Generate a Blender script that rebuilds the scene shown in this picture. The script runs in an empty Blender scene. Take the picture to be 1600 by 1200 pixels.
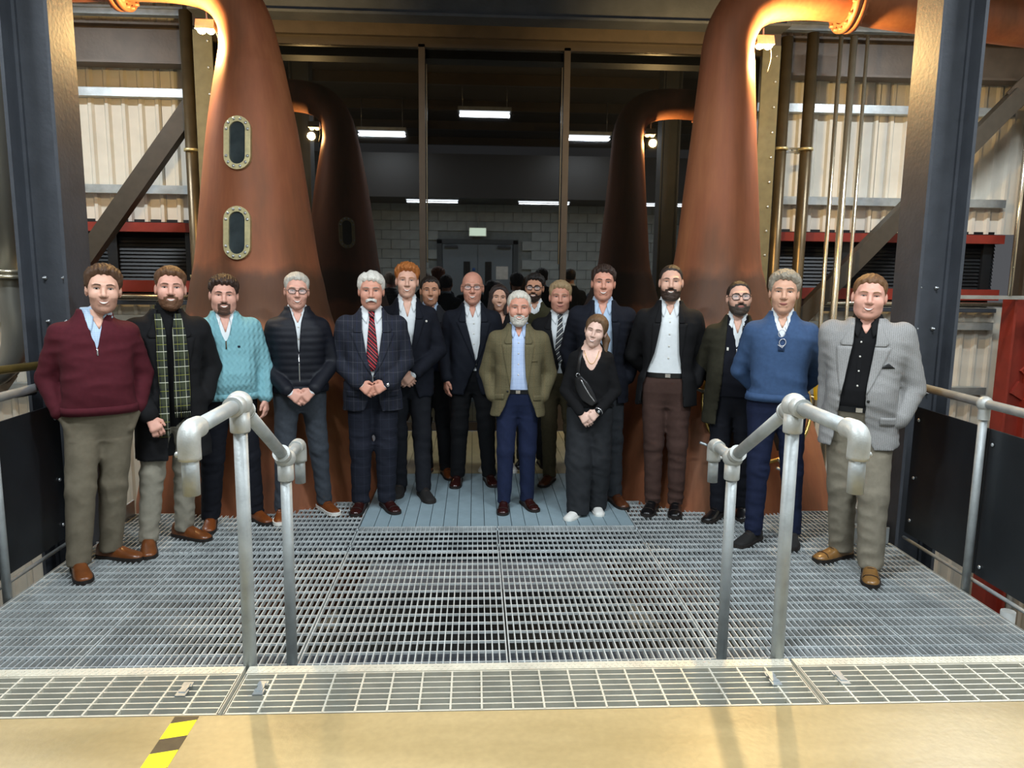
import bpy, math, random
import numpy as np
from mathutils import Matrix, Vector, Euler
random.seed(4)
SC = bpy.context.scene
COL = SC.collection
PI = math.pi

# ------------------------------------------------------------------ camera
cam = bpy.data.cameras.new('camera')
cam.sensor_fit = 'HORIZONTAL'; cam.sensor_width = 36.0
cam.lens = 1170.0 / 1600.0 * 36.0
cam.clip_start = 0.05; cam.clip_end = 120
co = bpy.data.objects.new('camera', cam); COL.objects.link(co)
def _cam_matrix():
    f = 1170.0
    yv = Vector((-58 / f, -175 / f, 1)).normalized()
    d = Vector((-.012, 1, 0)); d.z = -(d.x * yv.x + d.y * yv.y) / yv.z; d.normalize()
    xv = yv.cross(-d)
    zv = -d
    # rows: camera right / down / forward expressed in the world
    right = Vector((xv.x, yv.x, zv.x)); down = Vector((xv.y, yv.y, zv.y)); fwd = Vector((xv.z, yv.z, zv.z))
    m = Matrix((right, -down, -fwd)).transposed().to_4x4()
    m.translation = (-.164, 0, 1.85)
    return m
co.matrix_world = _cam_matrix()
SC.camera = co

# ------------------------------------------------------------------ world, exposure
w = bpy.data.worlds.new('hall_air'); SC.world = w; w.use_nodes = True
w.node_tree.nodes['Background'].inputs[0].default_value = (.78, .80, .86, 1)
w.node_tree.nodes['Background'].inputs[1].default_value = .10
SC.view_settings.view_transform = 'Standard'; SC.view_settings.look = 'None'
SC.view_settings.gamma = 1; SC.view_settings.use_curve_mapping = False
SC.view_settings.exposure = 0.15
SC.cycles.use_denoising = True

# ------------------------------------------------------------------ lights (each hangs inside a fixture built further down)
LED_SPOTS = [(-2.0, 2.0, 4.55), (2.05, 2.0, 4.55), (0.0, 3.3, 4.7), (-4.6, 3.2, 4.7), (4.6, 3.2, 4.7), (-5.0, 7.2, 4.95), (5.2, 7.2, 4.95)]
LED_POWER = [140, 140, 55, 60, 60, 120, 120]
for (x, y, z), p in zip(LED_SPOTS, LED_POWER):
    l = bpy.data.lights.new('led_light', 'AREA'); l.shape = 'RECTANGLE'; l.size = .9; l.size_y = .22
    l.energy = p; l.color = (.86, .94, 1.0)
    o = bpy.data.objects.new('led_light', l); COL.objects.link(o); o.location = (x, y, z - .06)
SOFFIT_SPOTS = [(-1.1, .55, 3.40), (1.35, .55, 3.40), (3.9, .55, 3.40)]
for (x, y, z) in SOFFIT_SPOTS:
    l = bpy.data.lights.new('strip_light', 'AREA'); l.shape = 'RECTANGLE'; l.size = 1.1; l.size_y = .12
    l.energy = 28; l.color = (.84, .93, 1.0)
    o = bpy.data.objects.new('strip_light', l); COL.objects.link(o); o.location = (x, y, z - .05)
FLOODS = [(-2.37, 6.60, 3.80), (2.28, 6.60, 3.80)]
FLOOD_POWER = [150, 210]
for (x, y, z), p in zip(FLOODS, FLOOD_POWER):
    l = bpy.data.lights.new('flood_light', 'POINT'); l.shadow_soft_size = .05
    l.energy = p; l.color = (1.0, .66, .26)
    o = bpy.data.objects.new('flood_light', l); COL.objects.link(o); o.location = (x + (.06 if x > 0 else -.06), y - .06, z - .12)

# ------------------------------------------------------------------ materials
MATS = {}
def new_mat(name):
    m = bpy.data.materials.new(name); m.use_nodes = True
    nt = m.node_tree; b = nt.nodes['Principled BSDF']
    return m, nt, b
def rgb(c):
    """'#rrggbb' (as seen) -> linear"""
    if isinstance(c, str):
        c = c.lstrip('#'); v = [int(c[i:i + 2], 16) / 255 for i in (0, 2, 4)]
        return tuple(((x + .055) / 1.055) ** 2.4 if x > .04045 else x / 12.92 for x in v)
    return tuple(c)
def N(nt, t, **kw):
    n = nt.nodes.new(t)
    for k, v in kw.items(): setattr(n, k, v)
    return n
def pm(name, c, rough=.6, metal=0., var=.12, scale=12., bump=0., bscale=None, spec=None, coords='Object', stretch=None, sheen=0.):
    """plain procedural material: colour with noise variation, optional fine relief"""
    if name in MATS: return MATS[name]
    m, nt, b = new_mat(name); c = rgb(c)
    tc = N(nt, 'ShaderNodeTexCoord'); src = tc.outputs[coords]
    if stretch:
        mp = N(nt, 'ShaderNodeMapping'); mp.inputs['Scale'].default_value = stretch
        nt.links.new(src, mp.inputs[0]); src = mp.outputs[0]
    nz = N(nt, 'ShaderNodeTexNoise'); nz.inputs['Scale'].default_value = scale; nz.inputs['Detail'].default_value = 5
    nt.links.new(src, nz.inputs['Vector'])
    mx = N(nt, 'ShaderNodeMix', data_type='RGBA')
    mx.inputs['A'].default_value = (*[x * (1 - var) for x in c], 1); mx.inputs['B'].default_value = (*[min(1, x * (1 + var)) for x in c], 1)
    rp = N(nt, 'ShaderNodeMapRange'); rp.inputs[1].default_value = .3; rp.inputs[2].default_value = .7
    nt.links.new(nz.outputs[0], rp.inputs[0]); nt.links.new(rp.outputs[0], mx.inputs['Factor'])
    nt.links.new(mx.outputs['Result'], b.inputs['Base Color'])
    b.inputs['Roughness'].default_value = rough; b.inputs['Metallic'].default_value = metal
    if spec is not None: b.inputs['Specular IOR Level'].default_value = spec
    if sheen: b.inputs['Sheen Weight'].default_value = sheen
    if bump:
        n2 = N(nt, 'ShaderNodeTexNoise'); n2.inputs['Scale'].default_value = bscale or scale * 6; n2.inputs['Detail'].default_value = 3
        nt.links.new(src, n2.inputs['Vector'])
        bp = N(nt, 'ShaderNodeBump'); bp.inputs['Strength'].default_value = bump; bp.inputs['Distance'].default_value = .01
        nt.links.new(n2.outputs[0], bp.inputs['Height']); nt.links.new(bp.outputs[0], b.inputs['Normal'])
    MATS[name] = m; return m
def emit(name, c, s):
    if name in MATS: return MATS[name]
    m, nt, b = new_mat(name)
    b.inputs['Base Color'].default_value = (*rgb(c), 1); b.inputs['Emission Color'].default_value = (*rgb(c), 1)
    b.inputs['Emission Strength'].default_value = s
    MATS[name] = m; return m
def math_node(nt, op, a, b=None, c=None):
    n = N(nt, 'ShaderNodeMath', operation=op)
    for i, v in enumerate((a, b, c)):
        if v is None: continue
        if isinstance(v, (int, float)): n.inputs[i].default_value = v
        else: nt.links.new(v, n.inputs[i])
    return n.outputs[0]
def weave(name, base, lines, rough=.85, noise=.18, nscale=300., stretch=None):
    """woven cloth: base colour + list of (axis 'x'|'z'|'d', period, width, phase, colour, alpha) stripes, in object space"""
    if name in MATS: return MATS[name]
    m, nt, b = new_mat(name)
    tc = N(nt, 'ShaderNodeTexCoord'); sp = N(nt, 'ShaderNodeSeparateXYZ'); nt.links.new(tc.outputs['Object'], sp.inputs[0])
    base = rgb(base)
    nz = N(nt, 'ShaderNodeTexNoise'); nz.inputs['Scale'].default_value = nscale; nz.inputs['Detail'].default_value = 2
    if stretch:
        mp = N(nt, 'ShaderNodeMapping'); mp.inputs['Scale'].default_value = stretch; nt.links.new(tc.outputs['Object'], mp.inputs[0]); nt.links.new(mp.outputs[0], nz.inputs['Vector'])
    else: nt.links.new(tc.outputs['Object'], nz.inputs['Vector'])
    mx = N(nt, 'ShaderNodeMix', data_type='RGBA')
    mx.inputs['A'].default_value = (*[x * (1 - noise) for x in base], 1); mx.inputs['B'].default_value = (*[min(1, x * (1 + noise)) for x in base], 1)
    rp = N(nt, 'ShaderNodeMapRange'); rp.inputs[1].default_value = .35; rp.inputs[2].default_value = .65
    nt.links.new(nz.outputs[0], rp.inputs[0]); nt.links.new(rp.outputs[0], mx.inputs['Factor'])
    cur = mx.outputs['Result']
    for (ax, per, wd, ph, colr, al) in lines:
        if ax == 'x': v = sp.outputs[0]
        elif ax == 'z': v = sp.outputs[2]
        else: v = math_node(nt, 'ADD', math_node(nt, 'MULTIPLY', sp.outputs[0], 1.0), math_node(nt, 'MULTIPLY', sp.outputs[2], -1.0 if ax == 'd' else 1.0))
        fr = math_node(nt, 'FRACT', math_node(nt, 'MULTIPLY_ADD', v, 1.0 / per, ph + 50.0))
        hit = math_node(nt, 'MULTIPLY', math_node(nt, 'LESS_THAN', fr, wd / per), al)
        mm = N(nt, 'ShaderNodeMix', data_type='RGBA'); nt.links.new(hit, mm.inputs['Factor']); nt.links.new(cur, mm.inputs['A'])
        mm.inputs['B'].default_value = (*rgb(colr), 1); cur = mm.outputs['Result']
    nt.links.new(cur, b.inputs['Base Color']); b.inputs['Roughness'].default_value = rough
    b.inputs['Specular IOR Level'].default_value = .25
    MATS[name] = m; return m

# ------------------------------------------------------------------ object helpers
def mesh_obj(name, V, F, mat=None, parent=None, smooth=False, mats=None, mi=None):
    me = bpy.data.meshes.new(name)
    me.from_pydata([tuple(v) for v in V] if not isinstance(V, np.ndarray) else V.tolist(), [], F if not isinstance(F, np.ndarray) else F.tolist())
    if mats:
        for m in mats: me.materials.append(m)
        if mi is not None: me.polygons.foreach_set('material_index', np.asarray(mi, dtype=np.int32))
    elif mat: me.materials.append(mat)
    if smooth: me.polygons.foreach_set('use_smooth', np.ones(len(me.polygons), dtype=bool))
    me.update()
    o = bpy.data.objects.new(name, me); COL.objects.link(o)
    if parent: o.parent = parent
    return o
def tag(o, label, cat, group=None):
    o['label'] = label; o['category'] = cat
    if group: o['group'] = group
    return o
def struct(o): o['kind'] = 'structure'; return o
def empty(name, loc=(0, 0, 0), rz=0., parent=None):
    o = bpy.data.objects.new(name, None); COL.objects.link(o); o.location = loc; o.rotation_euler = (0, 0, rz); o.empty_display_size = .1
    if parent: o.parent = parent
    return o
def share(name, src, parent=None, loc=(0, 0, 0), rot=(0, 0, 0), scale=None):
    o = bpy.data.objects.new(name, src.data); COL.objects.link(o); o.location = loc; o.rotation_euler = rot
    if scale: o.scale = scale
    if parent: o.parent = parent
    return o
class MB:
    def __init__(s): s.V = []; s.F = []; s.S = []
    def add(s, V, F, smooth=False):
        n = len(s.V); s.V += [tuple(v) for v in V]; s.F += [tuple(i + n for i in f) for f in F]; s.S += [smooth] * len(F); return s
    def box(s, x0, x1, y0, y1, z0, z1):
        V = [(x, y, z) for z in (z0, z1) for y in (y0, y1) for x in (x0, x1)]
        return s.add(V, [(0, 2, 3, 1), (4, 5, 7, 6), (0, 1, 5, 4), (2, 6, 7, 3), (0, 4, 6, 2), (1, 3, 7, 5)])
    def bar(s, a, b, wd, ht, up=(0, 0, 1)):
        """rectangular bar from a to b; wd across, ht along 'up'"""
        a = Vector(a); b = Vector(b); d = (b - a).normalized(); u = Vector(up)
        sd = d.cross(u)
        if sd.length < 1e-5: sd = d.cross(Vector((1, 0, 0)))
        sd.normalize(); u = sd.cross(d).normalized()
        V = []
        for p in (a, b):
            for i, j in ((-1, -1), (1, -1), (1, 1), (-1, 1)): V.append(p + sd * i * wd / 2 + u * j * ht / 2)
        return s.add(V, [(0, 1, 2, 3), (7, 6, 5, 4), (0, 4, 5, 1), (1, 5, 6, 2), (2, 6, 7, 3), (3, 7, 4, 0)])
    def tube(s, pts, r, n=12, cap=True, closed=False):
        pts = [Vector(p) for p in pts]; m = len(pts)
        rs = r if isinstance(r, (list, tuple)) else [r] * m
        T = []
        for i in range(m):
            a = pts[(i - 1) % m] if (closed or i) else pts[0]; b = pts[(i + 1) % m] if (closed or i < m - 1) else pts[-1]
            T.append((b - a).normalized())
        u = T[0].orthogonal().normalized(); V = []
        for i in range(m):
            u = (u - T[i] * u.dot(T[i])).normalized(); v = T[i].cross(u)
            for k in range(n):
                a = 2 * PI * k / n; V.append(pts[i] + (u * math.cos(a) + v * math.sin(a)) * rs[i])
        F = []
        for i in range(m if closed else m - 1):
            j = (i + 1) % m
            for k in range(n): F.append((i * n + k, i * n + (k + 1) % n, j * n + (k + 1) % n, j * n + k))
        s.add(V, F, True)
        if cap and not closed:
            o = len(s.V) - len(V)
            s.F += [tuple(o + k for k in range(n))[::-1], tuple(o + (m - 1) * n + k for k in range(n))]; s.S += [False, False]
        return s
    def lathe(s, prof, c=(0, 0, 0), n=48, cap=False):
        V = []; F = []; m = len(prof)
        for (r, z) in prof:
            for k in range(n):
                a = 2 * PI * k / n; V.append((c[0] + r * math.cos(a), c[1] + r * math.sin(a), c[2] + z))
        for i in range(m - 1):
            for k in range(n): F.append((i * n + k, i * n + (k + 1) % n, (i + 1) * n + (k + 1) % n, (i + 1) * n + k))
        s.add(V, F, True)
        if cap:
            o = len(s.V) - len(V)
            s.F += [tuple(o + k for k in range(n))[::-1], tuple(o + (m - 1) * n + k for k in range(n))]; s.S += [False, False]
        return s
    def ball(s, c, r, n=16, m=10):
        rr = r if isinstance(r, (list, tuple)) else (r, r, r)
        V = []; F = []
        for i in range(m + 1):
            t = PI * i / m
            for k in range(n):
                a = 2 * PI * k / n; V.append((c[0] + rr[0] * math.sin(t) * math.cos(a), c[1] + rr[1] * math.sin(t) * math.sin(a), c[2] - rr[2] * math.cos(t)))
        for i in range(m):
            for k in range(n): F.append((i * n + k, i * n + (k + 1) % n, (i + 1) * n + (k + 1) % n, (i + 1) * n + k))
        return s.add(V, F, True)
    def prism(s, poly, axis, a0, a1):
        """polygon in the two other axes, extruded along axis 0|1|2"""
        def mk(p, a):
            q = list(p); q.insert(axis, a); return tuple(q)
        n = len(poly); V = [mk(p, a0) for p in poly] + [mk(p, a1) for p in poly]
        F = [tuple(range(n))[::-1], tuple(range(n, 2 * n))] + [(k, (k + 1) % n, n + (k + 1) % n, n + k) for k in range(n)]
        return s.add(V, F)
    def build(s, name, mat, parent=None, loc=None):
        o = mesh_obj(name, s.V, s.F, mat, parent)
        o.data.polygons.foreach_set('use_smooth', np.array(s.S, dtype=bool))
        if loc is not None: o.location = loc
        return o
def catmull(pts, n=8):
    P = [Vector(p) for p in pts]; P = [P[0] * 2 - P[1]] + P + [P[-1] * 2 - P[-2]]; out = []
    for i in range(1, len(P) - 2):
        for k in range(n):
            t = k / n; a, b, c, d = P[i - 1], P[i], P[i + 1], P[i + 2]
            out.append(.5 * ((2 * b) + (-a + c) * t + (2 * a - 5 * b + 4 * c - d) * t * t + (-a + 3 * b - 3 * c + d) * t ** 3))
    out.append(P[-2]); return out
# ================================================================== THE SETTING
galv = pm('galvanised', '#b9c0c2', .42, .75, .16, 9, bump=.15, bscale=60)
galv_rail = pm('galvanised_tube', '#9fa4a4', .5, .35, .14, 14, bump=.12, bscale=80)
galv_bar = pm('grating_steel', '#c2c8c8', .42, .3, .2, 6)
fit_m = pm('cast_fitting', '#aeb0ac', .45, .3, .1, 30, bump=.1)
darksteel = pm('dark_painted_steel', '#464a51', .58, .15, .16, 5, bump=.2, bscale=35, spec=.5)
brownsteel = pm('brown_painted_steel', '#4f4438', .5, .2, .16, 5, bump=.15, bscale=30)
redsteel = pm('red_oxide_steel', '#8a2f22', .55, .1, .16, 6)
cladding_m = pm('cream_cladding', '#d9d4c6', .55, .0, .07, 4)
blackp = pm('black_panel', '#1b1d20', .45, .1, .2, 6)
sidepanel_m = pm('charcoal_panel', '#25292d', .38, .2, .18, 3, bump=.03)
steel_pipe = pm('stainless', '#d8cfb8', .25, .9, .08, 10)
grey_pipe = pm('grey_pipe_lagging', '#8d8b83', .4, .55, .2, 5, stretch=(1, 1, .15))
bronze_pipe = pm('dark_bronze_pipe', '#5d513c', .35, .6, .2, 6)
brass = pm('brass', '#c9ab62', .3, .85, .15, 20)
brass_pale = pm('pale_brass', '#c9bd8f', .4, .6, .14, 25)
rubber = pm('black_rubber', '#141414', .6)
bolt_m = pm('zinc_bolt', '#c9cdcf', .35, .8, .1, 40)

# --- concrete floor the photographer stands on
def concrete():
    m, nt, b = new_mat('beige_sealed_concrete')
    tc = N(nt, 'ShaderNodeTexCoord')
    n1 = N(nt, 'ShaderNodeTexNoise'); n1.inputs['Scale'].default_value = 2.2; n1.inputs['Detail'].default_value = 8
    n2 = N(nt, 'ShaderNodeTexNoise'); n2.inputs['Scale'].default_value = 45; n2.inputs['Detail'].default_value = 4
    mp = N(nt, 'ShaderNodeMapping'); mp.inputs['Scale'].default_value = (.5, 2.2, 1)
    nt.links.new(tc.outputs['Object'], mp.inputs[0]); nt.links.new(mp.outputs[0], n1.inputs['Vector']); nt.links.new(tc.outputs['Object'], n2.inputs['Vector'])
    cr = N(nt, 'ShaderNodeValToRGB'); e = cr.color_ramp.elements
    e[0].position = .3; e[0].color = (*rgb('#968258'), 1); e[1].position = .72; e[1].color = (*rgb('#b49e72'), 1)
    nt.links.new(n1.outputs[0], cr.inputs[0])
    mx = N(nt, 'ShaderNodeMix', data_type='RGBA', blend_type='MULTIPLY'); mx.inputs['Factor'].default_value = .25
    nt.links.new(cr.outputs[0], mx.inputs['A']); nt.links.new(n2.outputs[0], mx.inputs['B']); nt.links.new(mx.outputs['Result'], b.inputs['Base Color'])
    b.inputs['Roughness'].default_value = .34
    bp = N(nt, 'ShaderNodeBump'); bp.inputs['Strength'].default_value = .08; bp.inputs['Distance'].default_value = .01
    nt.links.new(n2.outputs[0], bp.inputs['Height']); nt.links.new(bp.outputs[0], b.inputs['Normal'])
    return m
FZ = .35
fl = struct(MB().box(-8, 8, -3.2, 2.395, FZ - .25, FZ).build('floor', concrete()))
# hazard tape, stuck to the floor: yellow and black pieces
tape = empty('hazard_tape', (-1.13, 2.39, FZ)); tag(tape, 'yellow and black hazard tape stuck to the beige floor at left', 'tape')
ym = pm('tape_yellow', '#f2e21c', .45, 0, .05); km = pm('tape_black', '#4a3d28', .5, 0, .2, 30)
y = 0.0
for i, ln in enumerate((.02, .085, .075, .085, .075, .085, .075, .085)):
    sk = .02
    MB().prism([(-.040, -y - (.0 if i == 0 else sk)), (-.040, -y - ln - sk), (.040, -y - ln), (.040, -y)], 2, .0004, .0016).build('tape_piece', km if i % 2 == 0 else ym, tape)
    y += ln
# --- step with coarse grating at the edge of the floor
st = struct(empty('floor_step'))
tray = pm('blue_grey_plate', '#7890a8', .45, .3, .1, 8)
MB().box(-5.2, 5.2, 2.395, 2.72, FZ - .075, FZ - .045).build('tray', tray, st)
MB().box(-5.2, 5.2, 2.695, 2.715, 0.02, FZ - .03).build('riser', galv, st)
MB().box(-5.2, 5.2, 2.70, 2.97, .165, .175).build('tread', galv, st)
gcoarse = pm('pale_grating_steel', '#ccc8b8', .45, .35, .12, 10)
for (xa, xb) in ((-5.2, -1.03), (-1.015, 1.078), (1.093, 5.2)):
    g = MB()
    for k in range(8): yy = 2.405 + k * .036; g.box(xa + .004, xb - .004, yy - .003, yy + .003, FZ - .04, FZ)
    nx = int(round((xb - xa) / .112)); 
    for k in range(nx + 1): xx = xa + .006 + (xb - xa - .012) * k / nx; g.box(xx - .0035, xx + .0035, 2.402, 2.66, FZ - .014, FZ + .001)
    g.box(xa, xa + .006, 2.40, 2.665, FZ - .04, FZ + .001); g.box(xb - .006, xb, 2.40, 2.665, FZ - .04, FZ + .001)
    g.box(xa, xb, 2.398, 2.404, FZ - .04, FZ + .001)
    g.build('grating_panel', gcoarse, st)
    nz_ = MB().box(xa, xb, 2.662, 2.712, FZ - .03, FZ + .002)
    for k in range(int((xb - xa) / .024)):
        for j in range(2):
            x0 = xa + .006 + k * .024 + j * .012; y0 = 2.668 + j * .02
            nz_.prism([(x0, y0), (x0 + .009, y0 + .003), (x0 + .009, y0 + .016), (x0, y0 + .013)], 2, FZ + .002, FZ + .0035)
    nz_.build('nosing', gcoarse, st)
for (x, yy) in ((-1.20, 2.56), (-.93, 2.56), (.96, 2.57), (1.22, 2.57)):
    MB().box(x - .018, x + .018, yy - .05, yy - .01, FZ + .001, FZ + .006).box(x - .012, x + .012, yy - .03, yy + .03, FZ + .004, FZ + .009).box(x - .018, x + .018, yy + .01, yy + .04, FZ + .001, FZ + .006).build('saddle_clip', galv, st)
# --- lower platform: fine gratings, planked walkway
pf = struct(empty('floor_platform'))
def grating(xa, xb, ya, yb, step=.034):
    g = MB(); n = int(round((xb - xa) / step))
    for k in range(n + 1):
        xx = xa + .004 + (xb - xa - .008) * k / n; g.box(xx - .003, xx + .003, ya, yb, -.026, 0)
    m = int(round((yb - ya) / .1))
    for k in range(m + 1):
        yy = ya + .004 + (yb - ya - .008) * k / m; g.box(xa, xb, yy - .0032, yy + .0032, -.012, .0008)
    g.box(xa, xb, ya, ya + .005, -.034, .001); g.box(xa, xb, yb - .005, yb, -.034, .001)
    g.build('grating_panel', galv_bar, pf)
XS = (-2.75, -2.03, -1.0, .008, 1.03, 2.05, 2.75)
for i in range(6):
    a, b = XS[i] + .004, XS[i + 1] - .004
    grating(a, b, 2.95, 4.80)
    if i in (2, 3): grating(a, b, 4.815, 5.30)
    elif i in (1, 4): grating(a, b, 4.815, 5.9)
    else: grating(a, b, 4.815, 5.62)
# double stiffener bars under the joint
MB().box(-2.75, 2.75, 4.795, 4.82, -.05, -.002).build('joint_bar', galv, pf)
for x in (-1.0, .008, 1.03):
    for yy in (3.3, 4.9, 5.22): 
        MB().box(x - .016, x + .016, yy - .02, yy + .02, .001, .005).lathe([(0.001, .005), (.009, .005), (.009, .012), (.001, .012)], (x, yy, 0), 8).build('saddle_clip', galv, pf)
plank_m = pm('pale_blue_plank', '#8fa3ab', .5, .15, .12, 7, bump=.1, bscale=50)
pk = None
for k in range(20):
    x0 = -.995 + k * .1012
    if pk is None:
        pk = MB().box(.002, .0985, 0, 1.45, -.03, .0).build('plank', plank_m, pf); pk.location = (x0, 5.31, 0)
    else: share('plank', pk, pf, (x0, 5.31, random.uniform(-.0015, .0005)))
bk = None  # rear planks: same boards, the warm lamp light is painted in as beige
for k in range(20):
    x0 = -.995 + k * .1012
    if bk is None:
        bk = MB().box(.002, .0985, 0, 1.87, -.03, .0).build('plank', pm('warm_lit_plank', '#a89a72', .35, .1, .1, 7), pf); bk.location = (x0, 6.77, 0)
    else: share('plank', bk, pf, (x0, 6.77, random.uniform(-.0015, .0005)))
MB().box(-1.0, 1.03, 5.30, 8.66, -.06, -.034).build('under_plate', rubber, pf)
MB().box(-2.755, -2.745, 2.95, 4.9, -.12, .004).build('edge_angle', galv, pf)
MB().box(2.745, 2.755, 2.95, 4.9, -.12, .004).build('edge_angle', galv, pf)
MB().box(-2.75, -2.735, 4.95, 5.62, .0, .11).build('kick_plate', galv, pf)
MB().box(2.735, 2.75, 4.95, 5.62, .0, .11).build('kick_plate', galv, pf)
MB().box(2.46, 2.735, 4.885, 4.895, .0, .12).build('kick_plate', galv, pf)
for yy in (3.4, 5.5): MB().box(-2.7, 2.7, yy, yy + .12, -.35, -.04).build('joist', darksteel, pf)
lf = struct(MB().box(-9, 9, 2.8, 11, -3.1, -3.0).build('floor_lower', pm('dark_lower_floor', '#33332f', .6)))

# --- back wall: corrugated cream cladding, sheeting rails, red channels, dark louvres
wb = struct(empty('wall_back'))
WY = 9.75
def sheet(xa, xb, z0, z1, Y, axis='y', name='cladding_sheet'):
    """trapezoidal profile sheet, one metre wide"""
    pr = []; x = xa; per = .2
    while x < xb - .001:
        for dx, dy in ((0, 0), (.115, 0), (.14, -.035), (.175, -.035)):
            if x + dx <= xb: pr.append((x + dx, dy))
        x += per
    pr.append((xb, 0))
    V = []; F = []
    for (px, dy) in pr:
        for th in (0, .012):
            for z in (z0, z1):
                V.append((px, Y + dy + th, z) if axis == 'y' else (Y + (dy + th) * (1 if axis == 'x' else -1), px, z))
    for i in range(len(pr) - 1):
        o = i * 4; F += [(o, o + 4, o + 5, o + 1), (o + 2, o + 3, o + 7, o + 6)]
    return mesh_obj(name, V, F, cladding_m, wb if axis == 'y' else None)
for k in range(-7, 7):
    sheet(k * 1.0 + .004, k * 1.0 + .996, 2.42, 5.2, WY)
    if abs(k + .5) > 2.2: sheet(k * 1.0 + .004, k * 1.0 + .996, -3.0, 1.46, WY)
for z in (2.80, 3.93, 1.22, .35): 
    for (xa, xb) in ((-7, -3.1), (3.25, 6.68)):
        MB().prism([(WY - .17, z - .05), (WY - .05, z - .05), (WY - .05, z - .04), (WY - .16, z - .04), (WY - .16, z + .04), (WY - .05, z + .04), (WY - .05, z + .05), (WY - .17, z + .05)], 0, xa, xb).build('sheeting_rail', galv, wb)
for (z0, z1) in ((2.29, 2.40), (1.56, 1.70)):
    for (xa, xb) in ((-7, -3.1), (3.25, 6.68)):
        MB().prism([(WY - .22, z0), (WY - .04, z0), (WY - .04, z0 + .012), (WY - .205, z0 + .012), (WY - .205, z1 - .012), (WY - .04, z1 - .012), (WY - .04, z1), (WY - .22, z1)], 0, xa, xb).build('red_channel', redsteel, wb)
lou = None
for k in range(13):
    z = 1.70 + k * .046
    for (xa, xb) in ((-7, -3.1), (3.25, 6.68)):
        MB().prism([(WY - .06, z), (WY - .02, z + .012), (WY - .02, z + .05), (WY - .03, z + .05)], 0, xa, xb).build('louvre', blackp, wb)
for (xa, xb) in ((-7, -3.1), (3.25, 6.68)):
    MB().box(xa, xb, WY - .01, WY + .05, 1.46, 2.45).build('louvre_backing', blackp, wb)
    for x in np.arange(xa + .45, xb, .95): MB().box(x - .06, x + .06, WY - .1, WY - .06, 1.70, 2.3).build('louvre_post', blackp, wb)
    MB().tube([(xa, WY - .3, 1.51), (xb, WY - .3, 1.51)], .028, 10).build('conduit', steel_pipe, wb)
    MB().box(xa, xb, WY - .2, WY - .12, 1.40, 1.45).build('sill_rail', darksteel, wb)
wl = struct(empty('wall_left')); wr = struct(empty('wall_right'))
for k in range(-3, 10):
    for (Y, ax, par) in ((-7.0, 'x', wl), (7.2, 'nx', wr)):
        o = sheet(k * 1.0 + .004, k * 1.0 + .996, -3.0, 5.2, Y, ax); o.parent = par
for z in (2.8, 3.93, 1.22, .35, -.9):
    MB().box(-6.95, -6.83, -3, 9.7, z - .05, z + .05).build('sheeting_rail', galv, wl)
    MB().box(7.03, 7.15, -3, 9.7, z - .05, z + .05).build('sheeting_rail', galv, wr)
ce = struct(empty('ceiling'))
roof_m = pm('dark_roof_deck', '#4c443a', .7, .1, .12, 5)
for k in range(10): MB().box(-7.2, 7.4, -3.2 + k * 1.31, -3.2 + k * 1.31 + 1.29, 5.2, 5.26).build('roof_panel', roof_m, ce)
for k in range(6): MB().box(-7.2, 7.4, -2.3 + k * 2.05, -2.2 + k * 2.05, 5.02, 5.2).build('purlin', brownsteel, ce)

# --- block wall, soffit and doors behind the photographer (they show in the dark glass)
wf = struct(empty('wall_front'))
block_m = pm('painted_block', '#a9b4b8', .7, 0, .1, 6, bump=.2, bscale=60)
mort = pm('mortar', '#8c9699', .85)
FYW = -1.0
MB().box(-7, 7.2, FYW - .3, FYW - .06, FZ, 3.5).build('mortar_bed', mort, wf)
blk = None
bx0, bz0, bw, bh = -4.2, FZ, .45, .225
for r in range(14):
    for c in range(20):
        x = bx0 + c * bw + (bw / 2 if r % 2 else 0); z = bz0 + r * bh
        if -1.20 < x + bw / 2 < .98 and z < 2.72: continue
        if blk is None: blk = MB().box(.005, bw - .005, -.06, 0, .005, bh - .005).build('block', block_m, wf); blk.location = (x, FYW, z)
        else: share('block', blk, wf, (x, FYW + random.uniform(-.003, .003), z))
MB().box(-7, 7.2, FYW - .3, 1.05, 3.45, 3.62).build('soffit', pm('soffit_dark', '#24231f', .7), wf)
MB().box(-7, 7.2, 1.0, 1.1, 3.4, 4.3).build('soffit_beam', pm('near_black_beam', '#1c1a18', .6), wf)
dr = struct(empty('door_1', (-.10, FYW, FZ)))
door_m = pm('grey_door', '#7d8b98', .45, .05, .05); frame_m = pm('dark_door_frame', '#4b545c', .5)
for sx in (-1, 1):
    lf_ = MB().box(*sorted((sx * .005, sx * .84)), -.05, .0, .01, 2.16).build('door_leaf', door_m, dr)
    MB().box(*sorted((sx * .18, sx * .34)), -.055, .006, 1.05, 1.75).build('vision_panel', rubber, lf_)
    MB().box(*sorted((sx * .48, sx * .80)), 0, .06, 2.07, 2.12).bar((sx * .5, .05, 2.13), (sx * .78, .09, 2.15), .03, .012).build('door_closer', darksteel, lf_)
    MB().box(*sorted((sx * .86, sx * .98)), -.08, .02, 0, 2.26).build('door_jamb', frame_m, dr)
MB().box(-.98, .98, -.08, .02, 2.17, 2.28).build('door_head', frame_m, dr)
MB().box(.45, .74, .002, .004, 1.33, 1.64).build('notice', pm('white_paper', '#e3e6e6', .7), dr)
sgn = MB().lathe([(.001, 0), (.04, 0), (.04, .003), (.001, .003)], (0, 0, 0), 20).build('round_sticker', pm('blue_sticker', '#2b5fa8', .5), dr); sgn.rotation_euler = (-PI / 2, 0, 0); sgn.location = (-.09, .0, 1.56)
ex = empty('exit_sign', (-.10, FYW + .08, 2.80)); tag(ex, 'lit white exit sign on the block wall above the double doors', 'exit sign')
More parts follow.
